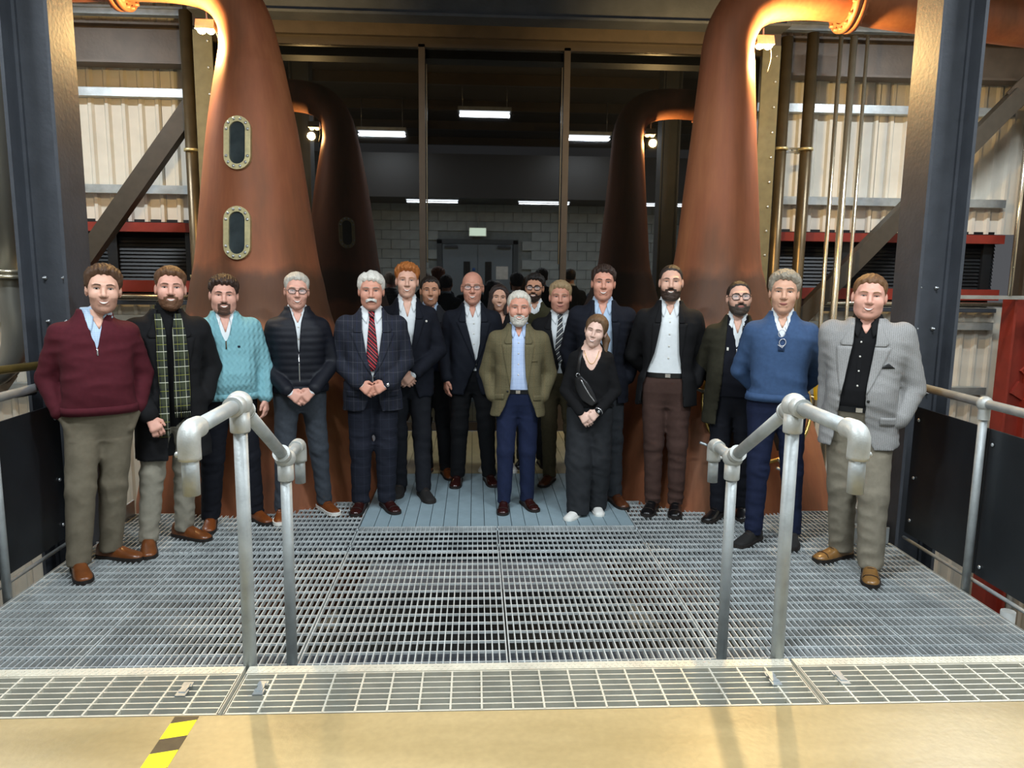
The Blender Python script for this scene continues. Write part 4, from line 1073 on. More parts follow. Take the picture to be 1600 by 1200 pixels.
        o = mesh_obj('glasses_frame', H(g_.V), g_.F, gm_, root, True)
        for e in (-1, 1):
            P_ = [(e * .0335 + gw * .95 * math.cos(2 * PI * k / 16), -.097, .008 + gh * .95 * math.sin(2 * PI * k / 16)) for k in range(16)]
            mesh_obj('lens', H(P_ + [(x, y + .002, zz) for x, y, zz in P_]), [tuple(range(16)), tuple(range(31, 15, -1))] + [(k, 16 + k, 16 + (k + 1) % 16, (k + 1) % 16) for k in range(16)], lens_m, o)
    # --- outer garments
    TS = Shape(); TS.p = [p for p in S.p if p[5] in ('trunk', 'neck')]
    top = TS
    for ly in layers:
        off = ly.get('off', .014); hemz = ly.get('hem', .80); op = ly.get('open'); m_ = ly['mat']; rows = pr.copy()
        flr = ly.get('flare', .0)
        zz_ = np.array([hemz - .01, .70, .80, .90, .96, 1.0]); zz_ = np.unique(zz_[zz_ >= hemz - .011])
        q = []
        for zv in zz_:
            base_a = max(np.interp(zv, pr[:, 0], pr[:, 1]), .188 * hp * lg ** .3); base_b = max(np.interp(zv, pr[:, 0], pr[:, 2]), .122)
            if zv < .9: base_a = max(base_a, .188 * hp); base_b = max(base_b, .125)
            q.append((zv, base_a + off + flr * max(0, 1.0 - zv), base_b + off + flr * .7 * max(0, 1.0 - zv), np.interp(zv, pr[:, 0], pr[:, 3])))
        rest = rows[rows[:, 0] > 1.001].copy(); rest[:, 1] += off; rest[:, 2] += off
        if ly.get('pad', 0): rest[(rest[:, 0] > 1.35) & (rest[:, 0] < 1.44), 1] += ly['pad'] * .6
        rj = np.concatenate([np.array(q), rest]) if q else rest
        ztop = ly.get('top', 1.56)
        oz = np.array(op) if op is not None else None
        quilt = ly.get('quilt')
        def tf(P, rj=rj, hemz=hemz, oz=oz, ztop=ztop, quilt=quilt, nhole=ly.get('nhole', .066)):
            d = tor(P, rj, hemz, ztop)
            if quilt: d = d - .006 * np.abs(np.sin(P[2] * PI / .05)) ** .7
            rn = np.sqrt((P[0] - hoff[0] * .3) ** 2 + (P[1] - .014) ** 2)
            d = np.maximum(d, np.minimum(nhole - rn, P[2] - 1.51))
            if oz is not None:
                xl = np.interp(P[2], oz[:, 0], oz[:, 1]); xr = np.interp(P[2], oz[:, 0], oz[:, 2])
                d = np.maximum(d, np.minimum(np.minimum(P[0] - xl, xr - P[0]), -.02 - P[1]))
            return d
        def tsolid(P, rj=rj, hemz=hemz, ztop=ztop): return tor(P, rj, hemz - .1, ztop + .03)
        J = Shape(); mxw = rj[:, 1].max() + .01; mxd = rj[:, 2].max() + .03 + abs(rj[:, 3]).max()
        J.fn(tf, (-mxw, -mxd, hemz), (mxw, mxd, ztop), .0, 'trunk')
        JT = Shape(); JT.fn(tsolid, (-mxw, -mxd, hemz), (mxw, mxd, ztop), 0, 'trunk')
        sl = ly.get('sleeve', .93)
        if sl:
            for sh, el, wr in aj:
                we = tuple(e_ + (w_ - e_) * sl for e_, w_ in zip(el, wr)); so = ly.get('soff', off)
                sh2 = (sh[0] + math.copysign(ly.get('pad', 0) * .5, sh[0]), sh[1], sh[2])
                J.seg(sh2, el, .055 * ar + so, .046 * ar + so, .035, 'arm'); J.seg(el, we, .045 * ar + so, (.037 + so) * ly.get('cuff', 1.), .012, 'arm')
        lo, hi = J.bounds(); gs = .0102 if pos[1] < 6.2 else .012
        xs, ys, zs = [np.arange(lo[i], hi[i], gs) for i in range(3)]
        D = J.grid(xs, ys, zs); P = (xs[:, None, None], ys[None, :, None], zs[None, None, :])
        wa = ly.get('wr', .0028)
        if wa: D += wa * 1.5 * fold((P[0] * .55 + P[2] * .3, P[1] * .5, P[2] * .8), 34, sd + 7)
        Vj, Fj = nets(D, xs, ys, zs); jo = mesh_obj(ly['name'], Vj * s, Fj, m_, root, True)
        top = JT
        def put(nm, rows_, mat, nc=6, o_=.007, th=.009, par=jo, sr=3, shp=JT):
            V_, F_ = strip(shp, rows_, nc, o_, th, -.5, .1, sr); return mesh_obj(nm, np.asarray(V_) * s, F_, mat, par, True)
        lp = ly.get('lapel')
        if lp:
            zb, wd = lp.get('zb', 1.12), lp.get('w', .072); nt_ = lp.get('notch', 1.40); tz = lp.get('tz', 1.53)
            for e in (-1, 1):
                ed = lambda zv: np.interp(zv, oz[:, 0], oz[:, 1] if e < 0 else oz[:, 2])
                A = [(zb, ed(zb), ed(zb) + e * .004)]
                for t in (.25, .5, .75, 1.):
                    zv = zb + (nt_ - zb) * t; A.append((zv, ed(zv) - e * .004, ed(zv) + e * wd * t ** .8))
                B = [(nt_ + .004, ed(nt_) - e * .004, ed(nt_) + e * wd * .66), (nt_ + .022, ed(nt_ + .03) - e * .003, ed(nt_ + .03) + e * wd * .80), (nt_ + .07, ed(nt_ + .07) - e * .002, ed(nt_ + .07) + e * wd * .50), (tz, ed(tz), ed(tz) + e * wd * .22)]
                lm = lp.get('mat', m_)
                put('lapel', A if e > 0 else [(a, c_, b_) for a, b_, c_ in A], lm)
                put('collar_leaf', B if e > 0 else [(a, c_, b_) for a, b_, c_ in B], lm)
        for (zp, xa, xb, hh, dz) in ly.get('flaps', ()):
            put('pocket_flap', [(zp, xa, zp + dz, xb), (zp - hh, xa, zp + dz - hh, xb)], m_, 6, .006, .008)
        for (zp, xa, xb, nm, mt, hh) in ly.get('bits', ()): put(nm, [(zp, xa, xb), (zp - hh, xa, xb)], mt, 4, .006, .008)
        if ly.get('square'):
            x0, z0 = ly['square']; put('pocket_square', [(z0 + .028, x0 - .004, x0 + .002), (z0, x0 - .045, x0 + .035)], rubber, 5, .006, .008)
        for (bx_, bz_, bm_) in ly.get('buttons', ()):
            yb = front_y(JT, [bx_], [bz_])[0]; V_ = MB().ball((bx_, yb - .004, bz_), (.009, .004, .009), 10, 6); mesh_obj('button', np.array(V_.V) * s, V_.F, bm_, jo, True)
        if ly.get('zip'):
            za, zb_, x0, mt = ly['zip']; put('zip', [(za, x0 - .004, x0 + .004), (zb_, x0 - .004, x0 + .004)], mt, 3, .006, .008)
        if ly.get('cuffband'):
            for sh, el, wr in aj:
                a_ = np.array(el) + (np.array(wr) - np.array(el)) * (sl + .0); b_ = np.array(el) + (np.array(wr) - np.array(el)) * (sl + .09)
                mb = MB().tube([tuple(a_), tuple(b_)], [.044, .041], 18); mesh_obj('shirt_cuff', np.array(mb.V) * s, mb.F, shirt, root, True)
        if ly.get('hemband'):
            V_, F_ = band_mesh(rj, hemz - .006, hemz + .045, .0055); mesh_obj('hem_rib', np.array(V_) * s, F_, m_, jo, True)
        if ly.get('scarf'):
            for (xa0, xa1, zlo, e) in ((-.078, -.018, .80, -1), (.022, .108, .92, 1)):
                R_ = [(1.53, e * .058 - .018, e * .058 + .018), (1.42, xa0 * .9, xa1 * .9 + .0), (1.25, xa0, xa1), (1.05, xa0 - .01 * e, xa1 + .0), (zlo, xa0 - .012, xa1 - .006)]
                sc_ = put('scarf', R_, ly['scarf'], 6, .020, .022)
                for k in range(9):
                    xf = xa0 - .010 + (xa1 - xa0) * k / 8; yb = front_y(JT, [xf], [zlo + .01])[0] - .012
                    mb = MB().tube([(xf, yb, zlo), (xf + .003, yb, zlo - .045)], .0028, 5); mesh_obj('fringe', np.array(mb.V) * s, mb.F, ly['scarf'], sc_, True)
            V_, F_ = collar_mesh(.072, 1.59, .035, .05, 0, .75, flare=.022); mesh_obj('scarf_neck', np.array(V_) * s, F_, ly['scarf'], jo, True)
    # --- shirt collar, open neck, tie, placket
    hx = hoff[0] * .35
    if skin_v:
        V_, F_ = strip(TS, [(1.58, -.04 + hx, .04 + hx), (1.53, -.035 + hx, .035 + hx), (skin_v, -.003 + hx, .003 + hx)], 6, .003, .006); mesh_obj('open_neck', np.array(V_) * s, F_, sk, root, True)
    for cl in collars:
        cl = dict(cl); m_ = cl.pop('mat'); nm = cl.pop('name', 'shirt_collar'); cl['z0'] += .012; V_, F_ = collar_mesh(**cl); V_ = np.array(V_); V_[:, 0] += hx
        o = mesh_obj(nm, V_ * s, F_, m_, root, True); md = o.modifiers.new('thick', 'SOLIDIFY'); md.thickness = .004
    for cl in collars:
        if cl.get('name') or not cl.get('leaf'): continue
        g_ = .010 + .035 * min(1, cl['gap']); lf_ = cl['leaf']
        for e in (-1, 1):
            R_ = [(1.572, hx + e * .064, 1.530, hx + e * g_), (1.535, hx + e * .076, 1.495 - lf_ * .3, hx + e * (g_ + .008)), (1.505, hx + e * .082, 1.470 - lf_ * .55, hx + e * (g_ + .020))]
            V_, F_ = strip(TS, R_ if e > 0 else [(c_, d_, a_, b_) for a_, b_, c_, d_ in R_], 5, .010, .008); mesh_obj('collar_point', np.array(V_) * s, F_, cl['mat'], root, True)
    if placket:
        za, zb_, x0 = placket; V_, F_ = strip(TS, [(za, x0 - .012, x0 + .012), (zb_, x0 - .012, x0 + .012)], 4, .0014, .004); pk_ = mesh_obj('shirt_placket', np.array(V_) * s, F_, shirt, root, False)
        for k in range(int((za - zb_) / .085)):
            zb2 = za - .03 - k * .085; yb = front_y(TS, [x0], [zb2])[0]; mb = MB().ball((x0, yb - .004, zb2), (.006, .003, .006), 8, 6); mesh_obj('button', np.array(mb.V) * s, mb.F, btn_pale, pk_, True)
    if tie:
        tm, tl = tie['mat'], tie.get('len', 1.08); tx = tie.get('x', 0.) + hx
        V_, F_ = strip(TS, [(1.535, tx - .025, tx + .025), (1.49, tx - .016, tx + .016)], 5, .018, .016); mesh_obj('tie_knot', np.array(V_) * s, F_, tm, root, True)
        V_, F_ = strip(TS, [(1.493, tx - .017, tx + .017), (1.35, tx - .032, tx + .032), (tl + .04, tx - .048, tx + .048), (tl, tx - .004, tx + .004)], 6, .012, .010); mesh_obj('tie', np.array(V_) * s, F_, tm, root, True)
    if belt:
        V_, F_ = band_mesh(pr, wz - .018, wz + .016, .006); bo = mesh_obj('belt', np.array(V_) * s, F_, belt, root)
        yb = front_y(TS, [0], [wz])[0]; mb = MB().box(-.018, .018, yb - .010, yb - .002, wz - .014, wz + .012); mesh_obj('buckle', np.array(mb.V) * s, mb.F, silver, bo)
    # --- shoes
    if shoes:
        for (fx, fy, toe) in fl_: add_shoe(root, fx * s, fy * s, math.radians(toe), shoes['mat'], shoes['sole'], s * shoes.get('s', 1.), shoes.get('h', .02), shoes.get('cap', False), shoes.get('laces', True))
    for wt in (extras or {}).get('watch', ()):
        sh, el, wr = aj[wt]; e_ = (np.array(wr) - np.array(el)); e_ /= np.linalg.norm(e_); p = np.array(wr) + e_ * .006
        u = Vector(e_).orthogonal().normalized(); v = Vector(e_).cross(u)
        ring = [tuple(Vector(p) + (u * math.cos(a) + v * math.sin(a)) * .037) for a in np.linspace(0, 2 * PI, 20, endpoint=False)]
        mb = MB().tube(ring, .006, 6, closed=True); mesh_obj('watch_strap', np.array(mb.V) * s, mb.F, silver, root, True)
        mb = MB().ball((p[0], p[1] - .04, p[2] + .004), (.013, .006, .013), 12, 8); mesh_obj('watch_face', np.array(mb.V) * s, mb.F, silver, root, True)
    root['_s'] = s
    return root, dict(s=s, S=S, TS=TS, J=top, aj=aj, hc=hc, pr=pr)
# ------------------------------------------------------------------ cloths
def cloth(name, c, rough=.85, var=.08, scale=40, bump=.12, bscale=500): return pm(name, c, rough, 0, var, scale, bump=bump, bscale=bscale, spec=.25)
def knit(name, c, per=.012, zper=.02, strength=.5):
    m, nt, b = new_mat(name); c = rgb(c)
    tc = N(nt, 'ShaderNodeTexCoord'); sp = N(nt, 'ShaderNodeSeparateXYZ'); nt.links.new(tc.outputs['Object'], sp.inputs[0])
    tw_ = math_node(nt, 'MULTIPLY', math_node(nt, 'SINE', math_node(nt, 'MULTIPLY', sp.outputs[2], 2 * PI / zper)), .9)
    hgt = math_node(nt, 'SINE', math_node(nt, 'ADD', math_node(nt, 'MULTIPLY', sp.outputs[0], 2 * PI / per), tw_))
    bp = N(nt, 'ShaderNodeBump'); bp.inputs['Strength'].default_value = strength; bp.inputs['Distance'].default_value = .006
    nt.links.new(hgt, bp.inputs['Height']); nt.links.new(bp.outputs[0], b.inputs['Normal'])
    nz = N(nt, 'ShaderNodeTexNoise'); nz.inputs['Scale'].default_value = 14; nt.links.new(tc.outputs['Object'], nz.inputs['Vector'])
    mx = N(nt, 'ShaderNodeMix', data_type='RGBA'); mx.inputs['A'].default_value = (*[x * .9 for x in c], 1); mx.inputs['B'].default_value = (*[min(1, x * 1.1) for x in c], 1)
    nt.links.new(nz.outputs[0], mx.inputs['Factor']); nt.links.new(mx.outputs['Result'], b.inputs['Base Color']); b.inputs['Roughness'].default_value = .9; b.inputs['Specular IOR Level'].default_value = .2
    return m
white = cloth('white_shirting', '#dfe4e6', .75, .03); lightblue = weave('light_blue_shirting', '#a9c0d8', [('x', .012, .002, 0, '#c9d7e4', .5), ('z', .012, .002, 0, '#c9d7e4', .5)], .8, .05)
paleblue = weave('pale_blue_check_shirting', '#b7c8e6', [('x', .03, .002, .3, '#8ea9d6', .6), ('z', .03, .002, .1, '#8ea9d6', .6)], .8, .04)
maroon = cloth('maroon_wool', '#4a1720', .9, .1); black_wool = cloth('black_wool', '#141416', .9, .15); black_knit = cloth('black_knit', '#0f0f11', .9, .12)
teal = knit('teal_cable_knit', '#7bacb5', .034, .05, .4); teal_dark = cloth('teal_grey_lining', '#6d8c92', .9)
navy_q = cloth('navy_quilted_nylon', '#15171f', .55, .12); navy_k = cloth('navy_knit', '#191d2e', .9, .12)
suit_check = weave('navy_check_suiting', '#22252f', [('x', .065, .0022, .2, '#6a6a72', .38), ('z', .075, .0022, .3, '#6a6a72', .38), ('x', .065, .0015, .7, '#2d3566', .5)], .85, .2)
navy_b = cloth('navy_blazer_wool', '#12151f', .85, .12); navy_s = cloth('navy_suit_wool', '#121620', .8, .12); dark_b = cloth('charcoal_blazer_wool', '#23252a', .85, .14)
olive_tw = weave('olive_tweed', '#625a42', [('x', .085, .003, .1, '#4a4a34', .6), ('z', .085, .003, .4, '#4a4a34', .6), ('x', .085, .002, .6, '#8a6b3c', .4)], .9, .22, 260)
grey_tw = weave('pale_grey_linen_tweed', '#8a8987', [('x', .011, .0035, 0, '#b8b8b6', .35), ('z', .009, .003, 0, '#7e7e80', .35)], .9, .28, 340)
black_b = cloth('black_blazer_wool', '#101012', .85, .12); dkolive = cloth('dark_olive_wool', '#2c2a1f', .9, .12); olive_k = cloth('olive_knit', '#34321f', .9, .12)
blue_k = cloth('mid_blue_knit', '#3a5173', .9, .1); navy_jump = cloth('dark_navy_knit', '#12141d', .9, .1)
khaki = cloth('khaki_grey_chino', '#6e6656', .85, .07); grey_ch = cloth('warm_grey_chino', '#8b8678', .85, .07); stone_ch = cloth('stone_chino', '#7f7869', .85, .07)
dknavy_tr = cloth('dark_navy_trouser', '#12141c', .85, .1); grey_jean = cloth('dark_grey_jean', '#3a3f46', .85, .12); suit_tr = weave('navy_check_trouser', '#181b26', [('x', .065, .002, .2, '#454a58', .3), ('z', .075, .002, .3, '#454a58', .3)], .85, .2)
dk_jean = cloth('black_denim', '#17191f', .85, .12); blk_tr = cloth('black_trouser', '#0f1013', .85, .1); navy_jean = cloth('navy_jean', '#18213c', .85, .12); ch_tr = cloth('charcoal_trouser', '#2c2f33', .85, .1)
wide_tr = cloth('washed_black_denim', '#26282b', .85, .16, 18); brown_tr = cloth('brown_trouser', '#43302a', .85, .08); olive_tr = cloth('olive_brown_trouser', '#4c4430', .85, .1); indigo = cloth('indigo_jean', '#171f38', .85, .12)
tan_l = pm('tan_leather', '#683a1b', .3, 0, .25, 14); tan2_l = pm('antique_tan_leather', '#77562e', .28, 0, .25, 14); brown_l = pm('brown_leather', '#4c2a18', .32, 0, .25, 14); oxblood = pm('oxblood_leather', '#2c1210', .2, 0, .2, 14); black_l = pm('black_shoe_leather', '#0e0e10', .3, 0, .1); suede = pm('black_suede', '#151312', .85, 0, .2, 40); white_l = pm('white_trainer', '#d9d8d2', .5, 0, .05); conker = pm('conker_leather', '#6b3716', .35, 0, .25, 14)
dsole = pm('dark_sole', '#1a120d', .7); wsole = pm('white_sole', '#e2e0d8', .6)
tartan = weave('green_grey_tartan', '#262a2a', [('x', .06, .026, .0, '#474d35', .5), ('z', .10, .042, .1, '#474d35', .45), ('x', .06, .0028, .62, '#c9c8b0', .8), ('z', .10, .004, .75, '#d8d8c8', .85), ('z', .10, .003, .30, '#9a9a3c', .8), ('x', .06, .002, .22, '#8a8a3a', .7)], .95, .2)
red_tie = weave('red_striped_tie', '#221018', [('e', .055, .014, 0, '#a8202a', .95), ('e', .055, .006, .36, '#b8303a', .95), ('e', .055, .002, .3, '#e8a0a0', .6)], .5, .1)
club_tie = weave('navy_silver_striped_tie', '#10131c', [('d', .046, .014, 0, '#c9c9c4', .95), ('d', .046, .004, .42, '#8a8f98', .9)], .5, .1)
HD = dict
def collar(mat, **k): d = HD(mat=mat, r=.061, z0=1.572, zf=.045, hgt=.032, leaf=.035, gap=.30, flare=.020); d.update(k); return d

# 1 --- maroon jumper, leftmost
person('man in a maroon quarter-zip jumper and khaki chinos at the far left, hands in pockets', 1.85, (-2.45, 4.62), 30,
       [(-2.58, 4.50, 5), (-2.50, 4.74, 48)], HD(tone='fair', rot=(-4, 0, 3), hair=HD(c='#4a3220', top=.030, side=.014, front=.078, rec=.1, amp=.006, sweep=.4), stubble='#b98d79', brow='#4a3324', size=1.10, smile=.9, squint=.8),
       HD(belly=.03, sw=1.06, arm=1.08), ('pocket', 'pocket'), khaki, lightblue,
       [HD(name='jumper', mat=maroon, off=.016, hem=.965, open=[(1.30, .05, -.05), (1.345, .003, -.001), (1.40, -.016, .018), (1.58, -.062, .062)], wr=.004, hemband=True, zip=(1.35, 1.31, .0, silver), top=1.57)],
       HD(mat=tan_l, sole=dsole, laces=False, s=1.05), [collar(lightblue, r=.062, leaf=.045, gap=.42, zf=.06), HD(mat=maroon, name='jumper_collar', r=.074, z0=1.575, zf=.10, hgt=.05, leaf=.02, gap=.62, flare=.012)], skin_v=1.46, hoff=(.06, -.01), tw=1.1, lg=1.04)
# 2 --- black overcoat and tartan scarf
person('man in a long black overcoat with a green tartan scarf, second from the left', 1.85, (-2.17, 5.0), 24,
       [(-2.33, 4.90, -2), (-2.18, 5.12, 42)], HD(tone='pink', rot=(-2, -2, 2), hair=HD(c='#5a3c24', top=.026, side=.005, front=.07, rec=.2, amp=.003, sweep=.8), beard=HD(c='#6b4a34', t=.0035), brow='#5a3c28', size=1.08, smile=.7, teeth=True, squint=.75),
       HD(sw=1.08, arm=1.1), (('hang', HD(wr=(.135, -.215, .905), el=(.25, -.01, 1.14), d=(-.42, -.35, -.85), t=(-.8, .2, .5), palm=(.1, 1, -.2), curl=.75)), 'pocket'), grey_ch, black_knit,
       [HD(name='overcoat', mat=black_wool, off=.024, soff=.022, hem=.60, flare=.05, pad=.012, open=[(.5, -.045, .10), (.8, -.035, .07), (1.0, -.040, .06), (1.2, -.055, .07), (1.40, -.055, .065), (1.58, -.06, .065)], lapel=HD(zb=1.08, w=.085, notch=1.38), scarf=tartan, wr=.003)],
       HD(mat=tan_l, sole=dsole, laces=False, s=1.05), [HD(mat=black_knit, name='roll_neck', r=.060, z0=1.60, zf=.025, hgt=.07, leaf=0, gap=.02, flare=.006)], hoff=(.03, 0.), tw=1.05, wz=.80)
# 3 --- teal jumper
person('heavy-set man in a pale teal cable-knit quarter-zip jumper beside the tartan scarf man', 1.795, (-1.93, 5.40), 19,
       [(-2.08, 5.36, -6), (-1.80, 5.50, 26)], HD(tone='pink', rot=(0, 3, 2), fat=.008, jaw=1.15, hair=HD(c='#33221a', top=.030, side=.010, front=.066, rec=.1, amp=.006, sweep=.5), beard=HD(c='#5c4234', t=.002, full=False), brow='#33241c', size=1.08, smile=1., squint=.55, neck=1.12),
       HD(belly=.055, sw=1.08, arm=1.15, chest=1.06, shz=.02), ('hang', ('hang', HD(wr=(.25, -.06, .94), el=(.25, .03, 1.15)))), dknavy_tr, white,
       [HD(name='jumper', mat=teal, off=.018, hem=.95, open=[(1.30, .05, -.05), (1.36, -.002, .002), (1.42, -.028, .028), (1.58, -.065, .065)], hemband=True, zip=(1.37, 1.315, .0, bronze_pipe), top=1.57, bits=[(1.335, .075, .092, 'chest_logo', navy_k, .012)])],
       HD(mat=conker, sole=dsole, laces=False), [collar(white, r=.066, leaf=.03, gap=.55, zf=.06), HD(mat=teal_dark, name='jumper_collar', r=.078, z0=1.575, zf=.11, hgt=.045, leaf=.02, gap=.6, flare=.016)], skin_v=1.43, lg=1.08, tw=1.05)
# 4 --- quilted jacket
person('grey-haired man in glasses and a navy quilted zip jacket with clasped hands', 1.825, (-1.47, 5.61), 13,
       [(-1.61, 5.54, -6), (-1.33, 5.72, 24)], HD(tone='pink', rot=(2, 2, 2), hair=HD(c='#b9b5ab', top=.022, side=.006, front=.074, rec=.25, amp=.003, sweep=.6), brow='#8a7a6a', size=1.04, smile=.9, squint=.6, glasses=HD(c='#2c211c', w=.026, h=.016)),
       HD(sw=1.02), (('clasp', HD(wr=(.078, -.195, .975))), ('clasp', HD(wr=(.10, -.20, .985), d=(-.75, -.12, -.62), palm=(-.2, 1, -.1)))), grey_jean, white,
       [HD(name='quilted_jacket', mat=navy_q, off=.018, soff=.012, hem=.955, quilt=True, open=[(1.20, .05, -.05), (1.24, -.002, .004), (1.36, -.006, .012), (1.46, -.020, .024), (1.58, -.058, .058)], wr=.0015, zip=(1.24, .96, .002, silver), hemband=True, top=1.57, sleeve=.95)],
       HD(mat=conker, sole=wsole, h=.026), [collar(white, r=.061, leaf=.02, gap=.45, zf=.055), HD(mat=navy_q, name='jacket_collar', r=.073, z0=1.575, zf=.075, hgt=.05, leaf=.01, gap=.55, flare=.012)], skin_v=1.46, placket=(1.46, 1.25, .004))
# 5 --- check suit, red tie
person('white-haired man with a bushy white moustache, navy check suit and red striped tie', 1.83, (-.945, 5.74), 8,
       [(-1.05, 5.74, -14), (-.85, 5.76, 20)], HD(tone='ruddy', rot=(-1, 3, 0), hair=HD(c='#d6d3c9', top=.026, side=.014, front=.066, rec=.0, amp=.004, sweep=1.2, part=-.03), moustache='#dcdad2', brow='#8f877a', size=1.10, smile=-.3, teeth=False, squint=.7, jaw=1.1, fat=.003),
       HD(belly=.05, sw=1.14, arm=1.15, chest=1.05, hip=1.03), (('clasp', HD(wr=(.098, -.225, 1.02))), ('clasp', HD(wr=(.11, -.235, 1.01), d=(-.9, -.12, -.35)))), suit_tr, white,
       [HD(name='suit_jacket', mat=suit_check, off=.018, hem=.79, pad=.014, flare=.05, open=[(.78, -.07, .07), (.92, -.02, .03), (1.0, -.008, .012), (1.07, -.004, .004), (1.09, -.012, .014), (1.2, -.044, .048), (1.40, -.074, .078), (1.58, -.07, .074)], lapel=HD(zb=1.08, w=.088, notch=1.38), flaps=[(.95, -.19, -.09, .05, 0), (.95, .09, .19, .05, 0)], buttons=[(.012, 1.06, btn_dark)], cuffband=True, cuff=1.08)],
       HD(mat=oxblood, sole=dsole, cap=True), [collar(white, r=.065, leaf=.045, gap=.22)], tie=HD(mat=red_tie, len=1.10), tw=1.12, lg=1.06, extras=HD(watch=(1,)))
# 6 --- ginger hair, navy blazer
person('young man with ginger hair, navy blazer and open white shirt beside the red tie man', 1.905, (-.71, 6.12), 6,
       [(-.79, 6.19, -10), (-.58, 6.05, 14)], HD(tone='fair', rot=(0, 0, 2), hair=HD(c='#a8652f', top=.036, side=.008, front=.070, rec=.15, amp=.006), brow='#b0774a', size=1.02, smile=1., squint=.6, lip='#b0625a'),
       HD(), (('clasp', HD(wr=(.07, -.20, 1.0))), ('clasp', HD(wr=(.05, -.21, 1.0)))), dk_jean, white,
       [HD(name='blazer', mat=navy_b, off=.015, hem=.80, pad=.008, open=[(.78, -.09, .09), (.95, -.03, .03), (1.05, -.004, .004), (1.08, -.008, .010), (1.25, -.040, .042), (1.42, -.062, .064), (1.58, -.066, .066)], lapel=HD(zb=1.07, w=.07), cuffband=True, buttons=[(.142, 1.385, btn_pale)])],
       HD(mat=suede, sole=dsole), [collar(white, leaf=.035, gap=.5, zf=.055)], skin_v=1.42)
# 7 --- dark blazer and navy jumper, behind
person('dark-haired man half hidden between the ginger-haired man and the bald man', 1.805, (-.565, 6.80), 4,
       [(-.60, 6.78, -20), (-.42, 6.72, 12)], HD(tone='tan', rot=(2, 0, 0), hair=HD(c='#211812', top=.014, side=.008, front=.068, rec=.3, amp=.003), brow='#241a14', size=1.06, smile=1., squint=.55),
       HD(), ('hang', 'hang'), blk_tr, lightblue,
       [HD(name='jumper', mat=navy_k, off=.008, hem=.96, open=[(1.34, .05, -.05), (1.38, -.002, .002), (1.58, -.065, .065)], sleeve=0), HD(name='blazer', mat=dark_b, off=.020, hem=.80, open=[(.78, -.12, .12), (1.0, -.07, .07), (1.2, -.06, .06), (1.42, -.055, .055), (1.58, -.058, .058)], lapel=HD(zb=1.10, w=.065))],
       HD(mat=conker, sole=dsole), [collar(lightblue, leaf=.035, gap=.45, zf=.055)], skin_v=1.45)
# 8 --- bald, glasses, navy suit
person('bald man in glasses with a navy suit and open white shirt', 1.85, (-.185, 6.47), 2,
       [(-.31, 6.47, -8), (-.03, 6.50, 10)], HD(tone='ruddy', rot=(-2, 1, 0), hair=HD(c='#b9a894', top=.004, side=.005, front=.098, rec=.0, amp=.001, back=-.06, bald=True), brow='#9a8672', size=1.12, smile=.8, squint=.6, glasses=HD(c='#3a3026', w=.025, h=.014, t=.0016)),
       HD(sw=1.08, belly=.02), (('hang', HD(el=(.235, .02, 1.15), wr=(.215, -.06, .92))), 'hang'), blk_tr, white,
       [HD(name='suit_jacket', mat=navy_s, off=.018, hem=.79, pad=.012, open=[(.78, -.08, .08), (.95, -.02, .03), (1.05, .03, .034), (1.07, .024, .03), (1.22, -.012, .062), (1.40, -.058, .070), (1.58, -.066, .068)], lapel=HD(zb=1.06, w=.078), buttons=[(.03, 1.05, btn_dark)])],
       HD(mat=oxblood, sole=dsole), [collar(white, r=.062, leaf=.05, gap=.36, zf=.055)], skin_v=1.44, placket=(1.42, 1.06, .01), wz=1.0, tw=1.06)
# 9 --- woman with dark bob
person('woman with a dark brown bob standing behind the white-bearded man', 1.735, (.06, 7.0), 0,
       [(-.04, 6.98, -14), (.17, 6.96, 10)], HD(tone='warm', rot=(2, 0, 3), jaw=.86, nose=.85, ridge=.7, hair=HD(c='#2a1a14', top=.020, side=.014, front=.084, rec=.0, amp=.002, side_z=-.05, back=-.10, bob=-.145, ears_out=False), brow='#2e1e17', size=1.02, smile=.9, squint=.6, lip='#b0524e', neck=.86),
       HD(sw=.90, chest=.97, waist=.93, arm=.88), ('hang', 'hang'), blk_tr, skin('warm'),
       [HD(name='blouse', mat=black_knit, off=.010, hem=.90, open=[(1.33, .05, -.05), (1.37, -.01, .01), (1.58, -.085, .085)], soff=.008)], HD(mat=white_l, sole=wsole))
# 10 --- olive sweater, black glasses
person('dark-haired man in black-rimmed glasses and an olive jumper, standing at the back', 1.838, (.40, 7.12), -3,
       [(.31, 7.1, -12), (.50, 7.1, 12)], HD(tone='tan', rot=(-8, 2, 2), hair=HD(c='#17120f', top=.028, side=.008, front=.068, rec=.15, amp=.005, sweep=.5), beard=HD(c='#33241c', t=.002), brow='#1c1512', size=1.02, smile=.7, squint=.6, glasses=HD(c='#0c0c0d', w=.027, h=.018, t=.003)),
       HD(sw=1.04), ('hang', 'hang'), blk_tr, white,
       [HD(name='jumper', mat=olive_k, off=.014, hem=.95, open=[(1.42, .05, -.05), (1.46, -.03, .03), (1.58, -.07, .07)], hemband=True)], HD(mat=black_l, sole=dsole), [collar(white, leaf=.03, gap=.35)], skin_v=1.49)
